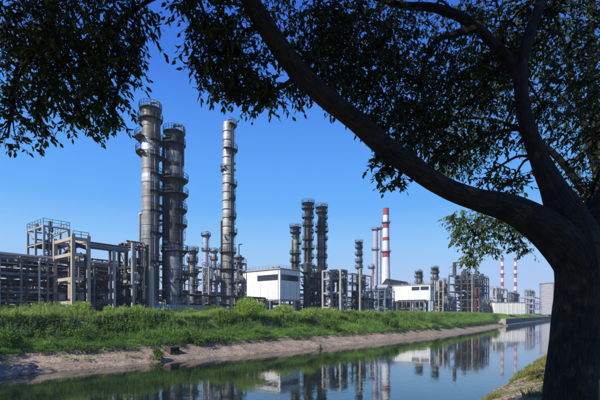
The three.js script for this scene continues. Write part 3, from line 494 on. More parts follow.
{
  const g = thing('cream_wall', 'long low cream building wall at the end of the grassy bank', 'building', V(X(494.5, 225), GROUND, -225), 0.12), W = (527.5 - 494.5) / F * 225, H = Yp(302.5, 225) - GROUND;
  box('wall', M.cream, g, [W / 2, H / 2, -2.5], [W, H, 5]); box('roof', M.pale, g, [W / 2, H + 0.12, -2.5], [W + 0.5, 0.24, 5.5]); box('plinth', M.concrete, g, [W / 2, 0.3, 0.03], [W + 0.1, 0.6, 0.1]);
  for (let i = 1; i < 7; i++) box('pilaster', M.cream, g, [i * W / 7, H / 2, 0.06], [0.35, H - 0.1, 0.12]);
}
for (const [px, d, w, wb, top, l] of [[502.2, 600, 2.3, 3.4, 258, 'slightly thicker of the twin far red and white chimneys beyond the cream wall'], [515.4, 640, 2.2, 3.1, 258, 'slimmer of the twin far red and white chimneys, beside the small dark unit']])
  tower('striped_chimney', l, 'chimney', { px, d, w, wb, top, noz: 0, dome: 0, bandName: 'painted_band', bands: stripes([top, 262, 266, 270, 274, 278, 282, 286.5, 290.5]), plat: [[top + 1, 'a', 1.2], [274, 'a', 1.2]], group: 'twin far chimneys' });
{
  const d = 400, R = 13, g = thing('storage_tank', 'large pale grey storage tank with a shallow cone roof at the canal end', 'tank', V(X(541.5, d) + R, GROUND, -d)), H = Yp(284, d) - GROUND;
  for (let i = 0; i < 6; i++) { const c = new THREE.CylinderGeometry(R - i * 0.02, R - i * 0.02, H / 6 - 0.03, 48, 1, true); c.translate(0, (i + 0.5) * H / 6, 0); part('shell_course', c, M.tank, g); }
  const c = new THREE.ConeGeometry(R + 0.4, 3.2, 48); c.translate(0, H + 1.6, 0); part('cone_roof', c, M.tank, g); const k = new THREE.CylinderGeometry(R - 0.3, R - 0.3, H, 32); k.translate(0, H / 2, 0); part('inner_shell', k, M.grey, g);
  part('railing', railGeo(Array.from({ length: 24 }, (_, i) => [Math.cos(i / 24 * 6.283) * R, H, Math.sin(i / 24 * 6.283) * R]), 1.2, true, 0.08), M.pale, g); ladder(g, R, 2.2, 0, H, M.grey);
}
{
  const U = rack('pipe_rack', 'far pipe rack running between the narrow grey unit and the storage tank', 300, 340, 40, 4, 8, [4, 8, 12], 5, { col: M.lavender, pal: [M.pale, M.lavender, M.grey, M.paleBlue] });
}
// quay wall and small things on the bank
{
  const g = thing('quay_wall', 'dark vertical quay wall with a pale ledge where the grassy bank ends', 'wall', V(0, 0, 0)); seed = 12;
  let k = 0; for (let s = 177; s < 480; s += 8) { const e = edge(s + 4); const c = SP(s + 4, e + 1.7, 0); box('wall_panel', pick([M.char, M.dark, M.char]), g, [c.x, 1.5, c.z], [7.95, 2.1, 1.5 + 0.04 * (k % 2)], TURN); const q = SP(s + 4, e + 0.4, 0); box('ledge_slab', M.concrete, g, [q.x, 0.12, q.z], [7.94, 0.75, 1.9], TURN); const t = SP(s + 4, e + 1.8, 0); box('coping', M.grey, g, [t.x, 2.66, t.z], [7.94, 0.22, 1.8], TURN); k++; }
  const c = SP(177, edge(178) + 2.4, 0); box('end_block', M.concrete, g, [c.x, 1.3, c.z], [1.1, 3.0, 4.9], TURN);
}
{
  const s = 25.4, e = edge(s), c = SP(s, e + 1.75, 0.76), g = thing('drain_outlet', 'square dark drain outlet set in the stony bank slope', 'drain', c, TURN);
  box('lintel', M.brown, g, [0, 0.44, 0.1], [1.1, 0.14, 1.0]); box('sill', M.concrete, g, [0, -0.48, 0.1], [1.1, 0.16, 1.2]); for (const k of [-0.49, 0.49]) box('jamb', M.brown, g, [k, -0.02, 0.1], [0.12, 0.76, 1.0]); box('flap', M.dark, g, [0, -0.02, 0.3], [0.84, 0.74, 0.07]);
}
// ------------------------------------------------------------------ vegetation on the far bank
const LEAF = (r, g, b, tr = 0.35) => { const m = new THREE.MeshPhysicalMaterial({ roughness: 0.75, transmission: tr, thickness: 0, side: THREE.DoubleSide, specularIntensity: 0.4 }); m.color.setRGB(r, g, b); return m; };
// a curved blade or leaf from a to b, width w, bending
function bladeInto(A, base, dir, len, w, bend, side) {
  const t = Math.abs(dir.y) > 0.95 ? V(1, 0, 0) : UP, s = V().crossVectors(dir, t).normalize().applyAxisAngle(dir, side), o = A.pos.length / 3, n = 3;
  for (let i = 0; i <= n; i++) {
    const k = i / n, c = base.clone().addScaledVector(dir, len * k); c.y -= bend * len * k * k;
    const ww = w * (i === 0 ? 0.45 : i === 1 ? 1 : i === 2 ? 0.75 : 0.03);
    A.pos.push(c.x - s.x * ww / 2, c.y - s.y * ww / 2, c.z - s.z * ww / 2, c.x + s.x * ww / 2, c.y + s.y * ww / 2, c.z + s.z * ww / 2);
  }
  for (let i = 0; i < n; i++) { const a = o + i * 2; A.idx.push(a, a + 1, a + 2, a + 1, a + 3, a + 2); }
}
function geoOf(A) { const g = new THREE.BufferGeometry(); g.setAttribute('position', new THREE.Float32BufferAttribute(A.pos, 3)); g.setIndex(A.idx); g.computeVertexNormals(); return g; }
const sphereDir = () => { const y = rr(-1, 1), a = rr(0, 6.283), q = Math.sqrt(1 - y * y); return V(q * Math.cos(a), y, q * Math.sin(a)); };
function reedClump(n, h, spread, leaves, lw) {          // upright leafy stems
  const A = { pos: [], idx: [] };
  for (let i = 0; i < n; i++) {
    const a = rr(0, 6.283), q = spread * Math.sqrt(rnd()), b = V(Math.cos(a) * q, -0.05, Math.sin(a) * q), H = h * rr(0.65, 1.1), lean = V(rr(-0.16, 0.16), 1, rr(-0.16, 0.16)).normalize();
    bladeInto(A, b, lean, H, 0.022, 0.02, rr(0, 3));
    for (let k = 0; k < leaves; k++) { const t = rr(0.25, 1), d = V(rr(-1, 1), rr(0.1, 0.9), rr(-1, 1)).normalize(); bladeInto(A, b.clone().addScaledVector(lean, H * t), d, rr(0.1, 0.2) * (1.15 - 0.5 * t), lw, 0.4, rr(-0.4, 0.4)); }
  }
  return geoOf(A);
}
function leafyClump(n, h, r, size) {                    // low mound of broad leaves
  const A = { pos: [], idx: [] };
  for (let i = 0; i < n; i++) { const d = sphereDir(); d.y = Math.abs(d.y); const q = Math.pow(rnd(), 0.4), b = V(d.x * r * q, d.y * h * q, d.z * r * q), o = V(d.x + rr(-0.7, 0.7), d.y * 0.7 + rr(-0.5, 0.5), d.z + rr(-0.7, 0.7)).normalize(); bladeInto(A, b, o, size * rr(0.7, 1.3), size * 0.6, 0.35, rr(-0.8, 0.8)); }
  return geoOf(A);
}
function grassClump(n, h, r) { const A = { pos: [], idx: [] }; for (let i = 0; i < n; i++) { const a = rr(0, 6.283), q = r * Math.sqrt(rnd()); bladeInto(A, V(Math.cos(a) * q, -0.03, Math.sin(a) * q), V(rr(-0.5, 0.5), 1, rr(-0.5, 0.5)).normalize(), h * rr(0.5, 1.1), 0.016, rr(0.1, 0.45), rr(0, 3)); } return geoOf(A); }
function scatter(name, label, category, geo, mat, places, tint, tall = [0.75, 1.25]) {
  const m = new THREE.InstancedMesh(geo, mat, places.length), q = new THREE.Quaternion(), M4 = new THREE.Matrix4(), C = new THREE.Color();
  places.forEach(([p, s, v], i) => { q.setFromAxisAngle(UP, rr(0, 6.283)); M4.compose(p, q, V(s * rr(0.85, 1.15), s * rr(...tall), s * rr(0.85, 1.15))); m.setMatrixAt(i, M4); const t = tint(v ?? rnd(), rnd()); m.setColorAt(i, C.setRGB(...t)); });
  m.name = numbered(name); m.castShadow = m.receiveShadow = true; m.userData.kind = 'stuff'; tag(m, label, category); scene.add(m); return m;
}
seed = 4242;
// bank places: q = metres behind the water's edge
function bankPlaces(n, s0, s1, q0, q1, size, keep, pow = 1.6) {
  const out = []; let guard = 0;
  while (out.length < n && guard++ < n * 20) { const s = s0 + (s1 - s0) * Math.pow(rnd(), pow), q = rr(q0, q1), p = edge(s) + q; const k = keep ? keep(s, q) : 1; if (rnd() > k) continue; const hv = 0.45 + 1.1 * Math.pow(Math.min(1, Math.max(0, (fbm(s * 0.3 + 7, q * 0.3, 3) - 0.25) * 2)), 1.5); out.push([SP(s, p, Math.max(landHeight(s, p), q < 3.4 ? 1.25 : 0)), size * 1.55 * (s > 115 ? 1.05 : hv)]); }
  return out;
}
const patch = (s, q, f, o) => fbm(s * f + o, q * f + o * 2, 3);
const yel = LEAF(0.34, 0.45, 0.11, 0.45), mid = LEAF(0.2, 0.34, 0.055, 0.45), drk = LEAF(0.065, 0.13, 0.025), grs = LEAF(0.23, 0.4, 0.055, 0.45);
const reedA = reedClump(15, 0.8, 0.38, 11, 0.038), reedB = reedClump(12, 0.74, 0.36, 10, 0.05);
scatter('tall_weeds', 'tall yellow-green feathery weeds along the top of the bank', 'weeds', reedA, yel, bankPlaces(5600, -11, 88, 11, 25, 1, (s, q) => (patch(s, q, 0.13, 11) > 0.42 ? 1 : 0.15) * (s < 11 ? 0.5 : 1), 1.25), (v, w) => { const k = 0.75 + 0.5 * v; return [k * (0.9 + 0.3 * w), k, k * 0.9]; });
scatter('green_weeds', 'mid green leafy weeds filling the bank between the bushes', 'weeds', reedB, mid, bankPlaces(7600, -15, 210, 4.2, 23, 1, (s, q) => (q > 8 && q < 11.5 ? 1 : q < 8 ? 0.35 : 1) * (patch(s, q, 0.16, 3) > 0.45 ? 1 : 0.35), 1.7), (v, w) => { const k = 0.7 + 0.6 * v; return [k * (0.85 + 0.4 * w), k, k]; });
scatter('creeping_plants', 'dark green creeping plants hanging over the top of the stone slope', 'ground cover', leafyClump(90, 0.5, 0.5, 0.12), drk, bankPlaces(5800, -15, 178, 2.75, 11.6, 1.0, (s, q) => q < 4.2 || q > 8 ? 1 : 0.5, 1.7), (v, w) => { const k = 0.6 + 0.8 * v; return [k * (0.8 + 0.5 * w), k, k]; });
scatter('bank_grass', 'bright green grass on the bank beyond the bushes', 'grass', grassClump(110, 0.75, 0.5), grs, bankPlaces(9500, 26, 410, 4.6, 30, 1.15, (s, q) => s > 57 ? 1 : 0.25, 1.4), (v, w) => { const k = 0.7 + 0.55 * v; return [k * (0.8 + 0.4 * w), k, k * 0.9]; });
scatter('field_grass', 'rough green grass on flat ground between the bank and the plant', 'grass', grassClump(60, 0.8, 0.8), grs, bankPlaces(5500, -15, 330, 23, 48, 1.1, null, 1.3), (v, w) => { const k = 0.6 + 0.6 * v; return [k * (0.8 + 0.4 * w), k, k * 0.9]; });
scatter('slope_tufts', 'small weed tufts rooted in cracks of the stone slope', 'weeds', leafyClump(46, 0.22, 0.2, 0.085), mid, (() => { const o = []; for (let i = 0; i < 150; i++) { const s = 8 + 150 * Math.pow(rnd(), 1.5), q = 0.4 + 2.6 * Math.pow(rnd(), 0.5), p = edge(s) + q; if (patch(s, q, 0.3, 30) < 0.47) continue; o.push([SP(s, p, 0.15 + q * 0.36), rr(0.8, 2)]); } return o; })(), (v, w) => { const k = 0.7 + 0.5 * v; return [k, k, k]; });

scatter('slope_grass', 'bright green grass on the lower step of the bank just above the stone slope', 'grass', grassClump(120, 0.5, 0.4), grs, bankPlaces(4200, -15, 115, 3.8, 8.2, 1.1, null, 1.5), (v, w) => { const k = 0.75 + 0.5 * v; return [k * (0.7 + 0.4 * w), k, k * 0.8]; });
// bushes: one thing each
function bush(name, label, px, pyTop, d, wpx, mat, o = {}) {
  seed = Math.floor(px * 13 + d * 7);
  const x = X(px, d), s = x * UX + d * UZ, p = -x * UZ + d * UX, gy = landHeight(s, p), H = Yp(pyTop, d) - gy, R = wpx / 2 / F * d;
  const g = thing(name, label, 'bush', V(x, gy, -d), rr(0, 6)); const stems = [];
  for (let i = 0; i < 9; i++) { const a = rr(0, 6.283), b = V(Math.cos(a) * R * rr(0.3, 0.75), H * rr(0.6, 0.9), Math.sin(a) * R * rr(0.3, 0.75)), c = b.clone().multiplyScalar(0.5); c.x *= 0.6; c.z *= 0.6; stems.push(new THREE.TubeGeometry(new THREE.CatmullRomCurve3([V(b.x * 0.1, -0.1, b.z * 0.1), c, b]), 5, 0.03, 5)); }
  part('stems', mergeGeometries(stems), M.brown, g);
  const lobes = []; const nl = o.lobes || 9; for (let i = 0; i < nl; i++) { const dd = sphereDir(); dd.y = Math.abs(dd.y) * 0.9; lobes.push([V(dd.x * R * 0.62, H * ((o.low ?? 0.28) + 0.52 * dd.y), dd.z * R * 0.62), rr(0.3, 0.5)]); }
  const n = o.n || Math.round(650 * Math.max(1.6, R * R)), leaf = geoOf((() => { const A = { pos: [], idx: [] }; bladeInto(A, V(0, 0, 0), V(0, 0, 1), 1, o.lw || 0.38, 0.25, 0); return A; })());
  const mats = [], cols = [], q = new THREE.Quaternion();
  for (let i = 0; i < n; i++) {
    const [c, f] = pick(lobes), dd = sphereDir(), k = Math.pow(rnd(), 0.35), rad = f * Math.min(R, H * 0.7), P = c.clone().add(V(dd.x * rad * k, dd.y * rad * k * (o.up || 1), dd.z * rad * k)); if (P.y < 0.03) P.y = 0.03 + rnd() * 0.3;
    const dir = V(dd.x + rr(-0.6, 0.6), dd.y + 0.35 + rr(-0.6, 0.6), dd.z + rr(-0.6, 0.6)).normalize(); q.setFromUnitVectors(V(0, 0, 1), dir).multiply(new THREE.Quaternion().setFromAxisAngle(V(0, 0, 1), rr(0, 6.28)));
    const sz = (o.leaf || 0.19) * rr(0.7, 1.3); mats.push(new THREE.Matrix4().compose(P, q, V(sz, sz, sz))); const t = rr(0.7, 1.3); cols.push([t * rr(0.85, 1.2), t, t]);
  }
  part('foliage', bake(leaf, mats, cols), vc(mat), g).userData.kind = 'stuff'; return g;
}
const bushMat = LEAF(0.33, 0.47, 0.07, 0.45), bushMid = LEAF(0.13, 0.23, 0.035);
bush('round_bush', 'largest yellow-green round bush, below the white building on posts', 251, 296.5, 62.7, 40, bushMat, { lobes: 14 });
bush('round_bush', 'bright round bush in front of the tan concrete frame', 82, 301, 51.3, 36, bushMat);
bush('leafy_bush', 'dark leafy bush beside the bright bush by the tan frame', 40, 303, 51.3, 40, bushMid, { lobes: 8 });
bush('leafy_bush', 'wide shaggy green bush under the far end of the pipe rack', 8, 306, 47.5, 40, bushMid, { lobes: 8 });
bush('leafy_bush', 'low dark bush below the blue skip', 162, 309, 55.1, 36, bushMid);
bush('round_bush', 'middling green bush among reeds below the slender silver column', 214, 304.5, 64.6, 30, bushMid);
bush('leafy_bush', 'yellowish bush under the low concrete portal rack', 190, 306.5, 68.4, 18, bushMat);
bush('leafy_bush', 'pale green bush below the pipe bridge', 114, 305, 57, 28, bushMat);
bush('round_bush', 'small round bush beside the largest bush', 286, 304, 72.2, 28, bushMat);
bush('leafy_bush', 'dark bush hugging the slope below the pale concrete frame', 330, 318, 67.45, 26, bushMid);
bush('leafy_bush', 'dark shaggy clump trailing over the slope below the striped chimney', 388, 316, 81.7, 28, bushMid);
bush('leafy_bush', 'low dark clump at the slope top near the second white building', 436, 314, 100.7, 20, bushMid);
bush('leafy_bush', 'small dark clump near the end of the stone slope', 494, 312.5, 157.7, 12, bushMid);
bush('leafy_bush', 'green weed bush growing beside the square drain outlet', 157, 342, 39.71, 14, bushMid, { leaf: 0.16, lobes: 9, n: 900, low: 0.12 });
bush('leafy_bush', 'black-green bush overhanging the shaded end of the stone slope', 3, 328, 35.34, 46, bushMid, { lobes: 8 });
bush('leafy_bush', 'small weed bush clinging to the slope under the pale concrete frame', 321, 339.5, 54.34, 9, bushMid, { leaf: 0.14, lobes: 4, n: 260 });
bush('round_bush', 'bushy green mound standing below the open steel tower', 60, 308, 56, 30, bushMid);
bush('round_bush', 'leafy mound in front of the process unit with brown pipework', 138, 305.5, 60, 26, bushMat);
bush('leafy_bush', 'lumpy green bush below the slender silver column', 232, 309, 58, 24, bushMid);
bush('leafy_bush', 'lumpy bush on the bank below the three ringed columns', 308, 308, 70, 26, bushMat);
bush('leafy_bush', 'low spreading bush below the pale concrete frame unit', 348, 309.5, 82, 24, bushMid);
bush('leafy_bush', 'shaggy bush on the lower step near the drain outlet', 192, 326, 46, 28, bushMid);
bush('leafy_bush', 'shaggy bush on the lower step below the tan concrete frame', 88, 324, 41, 34, bushMid);
// loose stones at the foot of the slope
{
  const geos = [0, 1, 2].map((k) => { const g = new THREE.IcosahedronGeometry(1, 1), a = g.attributes.position; for (let i = 0; i < a.count; i++) { const x = a.getX(i), y = a.getY(i), z = a.getZ(i), f = 0.72 + 0.5 * vnoise(x * 1.7 + k * 9 + 5, y * 1.7 + z * 1.3 + 7); a.setXYZ(i, x * f, y * f * 0.7, z * f); } g.computeVertexNormals(); return g; });
  seed = 808; for (let i = 0; i < 26; i++) { const s = 3.8 + 8.6 * rnd(), e = edge(s), q = rr(-0.4, 1.7), r = rr(0.18, 0.55), m = new THREE.Mesh(pick(geos), stoneMat); m.position.copy(SP(s, e + q, 0.08 + Math.max(0, q) * 0.4)); m.scale.set(r * rr(0.8, 1.5), r, r); m.rotation.set(rr(-0.3, 0.3), rr(0, 6), rr(-0.3, 0.3)); m.castShadow = m.receiveShadow = true; m.name = numbered('rock'); m.userData.kind = 'thing'; scene.add(m); tag(m, 'rough loose rock at the shaded foot of the stone slope', 'rock', 'rocks at the foot of the slope'); }
}
// ------------------------------------------------------------------ trees
const barkTex = tex(256, 512, (i, j) => { const r = fbm(i / 5, j / 28, 4), n = fbm(i / 30, j / 30, 4); const v = 0.3 + 0.5 * (r - 0.45) + 0.4 * (n - 0.45); return [v, v * 0.9, v * 0.8]; });
const barkBump = tex(256, 512, (i, j) => Math.abs(fbm(i / 5, j / 26, 4) - 0.47) * 2.6, false);
const bark = new THREE.MeshStandardMaterial({ map: barkTex, bumpMap: barkBump, bumpScale: 0.03, roughness: 0.95 }); bark.color.setRGB(0.19, 0.18, 0.172);
// tapering limb through points [Vector3, radius]
function limbGeo(pts, n = 14, sub = 6, rough = 0.07) {
  const c = new THREE.CatmullRomCurve3(pts.map((p) => p[0]), false, 'centripetal'), m = (pts.length - 1) * sub, pos = [], uv = [], idx = []; let N = V(0, 0, 1), len = 0, prev;
  for (let i = 0; i <= m; i++) {
    const k = i / sub, a = Math.min(pts.length - 2, Math.floor(k)), f = k - a, cp = c.getPoint(i / m), t = c.getTangent(i / m), r = pts[a][1] + (pts[a + 1][1] - pts[a][1]) * f;
    if (prev) len += cp.distanceTo(prev); prev = cp;
    N.sub(t.clone().multiplyScalar(N.dot(t))).normalize(); const B = V().crossVectors(t, N);
    for (let j = 0; j <= n; j++) { const an = j / n * 6.2832, jj = j % n, q = r * (1 + rough * (2 * fbm(jj * 0.9 + 3, len * 2.2 + 5, 3) - 0.95)); pos.push(cp.x + (N.x * Math.cos(an) + B.x * Math.sin(an)) * q, cp.y + (N.y * Math.cos(an) + B.y * Math.sin(an)) * q, cp.z + (N.z * Math.cos(an) + B.z * Math.sin(an)) * q); uv.push(j / n * Math.max(1, Math.round(r * 10)), len * 0.8); }
  }
  for (let i = 0; i < m; i++) for (let j = 0; j < n; j++) { const a = i * (n + 1) + j, b = a + n + 1; idx.push(a, a + 1, b, a + 1, b + 1, b); }
  const g = new THREE.BufferGeometry(); g.setAttribute('position', new THREE.Float32BufferAttribute(pos, 3)); g.setAttribute('uv', new THREE.Float32BufferAttribute(uv, 2)); g.setIndex(idx); g.computeVertexNormals(); return g;
}
// one pointed oval leaf, folded along its midrib, 1 m long along +z
const leafGeo = (() => { const A = { pos: [], idx: [] }, W = [0.05, 0.42, 0.5, 0.3, 0.02], Z = [0, 0.25, 0.48, 0.78, 1]; Z.forEach((z, i) => { const w = W[i] / 2, y = -0.22 * z * z; A.pos.push(-w, y + w * 0.35, z, 0, y, z, w, y + w * 0.35, z); }); for (let i = 0; i < 4; i++) { const a = i * 3; A.idx.push(a, a + 1, a + 3, a + 1, a + 4, a + 3, a + 1, a + 2, a + 4, a + 2, a + 5, a + 4); } return geoOf(A); })();
const leafLow = (() => { const A = { pos: [0, 0, 0, -0.25, 0.06, 0.45, 0, -0.06, 0.45, 0.25, 0.06, 0.45, 0, -0.22, 1], idx: [0, 2, 1, 0, 3, 2, 1, 2, 4, 2, 3, 4] }; return geoOf(A); })();
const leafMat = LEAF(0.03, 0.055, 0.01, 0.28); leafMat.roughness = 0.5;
const twigMat = M.brown;
// leaves on twigs filling a set of ellipsoids [centre, rx, ry, rz, twigs]
function foliage(g, blobs, leafSize, keepOut) {
  const mats = [], cols = [], twigs = [], q = new THREE.Quaternion(), roll = new THREE.Quaternion(), Z = V(0, 0, 1);
  for (const [c, rx, ry, rz, n] of blobs) for (let i = 0; i < n; i++) {
    const d = sphereDir(), k = Math.cbrt(rnd()), o = V(c.x + d.x * rx * k, c.y + d.y * ry * k, c.z + d.z * rz * k); if (keepOut && keepOut(o)) continue;
    let dir = V(d.x * 0.8 + rr(-0.8, 0.8), d.y * 0.3 + rr(-0.75, 0.35), d.z * 0.8 + rr(-0.8, 0.8)).normalize(); const L = rr(0.16, 0.36), nl = 6 + Math.floor(rnd() * 8), p0 = o.clone().addScaledVector(dir, -L * 0.5);
    const mid = p0.clone().addScaledVector(dir, L * 0.5); mid.y += 0.02; const end = p0.clone().addScaledVector(dir, L); end.y -= 0.04;
    twigs.push([p0, mid, end]); const tone = rr(0.75, 1.25);
    for (let j = 0; j < nl; j++) {
      const t = 0.15 + 0.85 * j / (nl - 1), b = t < 0.5 ? p0.clone().lerp(mid, t * 2) : mid.clone().lerp(end, t * 2 - 1), a = j * 2.4 + rr(-0.5, 0.5), side = V(Math.cos(a), rr(-0.4, 0.3), Math.sin(a));
      const ld = side.multiplyScalar(j === nl - 1 ? 0.25 : 0.9).addScaledVector(dir, 0.7).add(V(0, -0.55, 0)).normalize(); q.setFromUnitVectors(Z, ld); roll.setFromAxisAngle(Z, rr(-0.9, 0.9) + (rnd() < 0.5 ? 0 : 3.14)); q.multiply(roll);
      const s = leafSize * rr(0.65, 1.2); mats.push(new THREE.Matrix4().compose(b, q, V(s * rr(0.6, 1.2), s * rr(0.4, 1.6), s))); const k2 = tone * rr(0.7, 1.35), yl = rnd() < 0.08 ? 1.5 : 1; cols.push([k2 * yl * rr(0.85, 1.2), k2 * yl, k2 * rr(0.7, 1.1)]);
    }
  }
  return { mats, cols, twigs };
}
function twigGeo(list) {
  const pos = [], idx = [];
  for (const t of list) { const o = pos.length / 3, d = t[2].clone().sub(t[0]).normalize(), a = V().crossVectors(d, Math.abs(d.y) > 0.9 ? V(1, 0, 0) : UP).normalize(), b = V().crossVectors(d, a);
    t.forEach((c, i) => { const r = [0.004, 0.003, 0.0015][i]; for (let j = 0; j < 3; j++) { const k = j * 2.0944; pos.push(c.x + r * (a.x * Math.cos(k) + b.x * Math.sin(k)), c.y + r * (a.y * Math.cos(k) + b.y * Math.sin(k)), c.z + r * (a.z * Math.cos(k) + b.z * Math.sin(k))); } });
    for (let i = 0; i < 2; i++) for (let j = 0; j < 3; j++) { const p = o + i * 3 + j, q = o + i * 3 + (j + 1) % 3; idx.push(p, q, p + 3, q, q + 3, p + 3); } }
  return geoOf({ pos, idx });
}
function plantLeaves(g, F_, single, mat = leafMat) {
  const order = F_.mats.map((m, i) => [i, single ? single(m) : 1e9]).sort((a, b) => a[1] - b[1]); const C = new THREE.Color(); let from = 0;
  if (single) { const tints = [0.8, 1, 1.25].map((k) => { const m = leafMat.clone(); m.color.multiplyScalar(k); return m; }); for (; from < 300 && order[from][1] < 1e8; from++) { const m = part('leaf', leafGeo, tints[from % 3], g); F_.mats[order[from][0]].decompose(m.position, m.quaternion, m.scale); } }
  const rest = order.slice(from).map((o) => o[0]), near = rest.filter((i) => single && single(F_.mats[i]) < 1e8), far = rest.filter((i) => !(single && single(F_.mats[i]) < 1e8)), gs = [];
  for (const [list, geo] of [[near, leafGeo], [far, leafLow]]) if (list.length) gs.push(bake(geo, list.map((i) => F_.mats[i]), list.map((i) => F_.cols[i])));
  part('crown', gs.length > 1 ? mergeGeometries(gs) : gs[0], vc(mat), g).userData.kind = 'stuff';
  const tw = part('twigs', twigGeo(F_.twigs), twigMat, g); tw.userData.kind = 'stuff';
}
const pt = (px, py, d, r) => [P3(px, py, d), r / Math.hypot(1, (px - 300) / F * 0.9)];
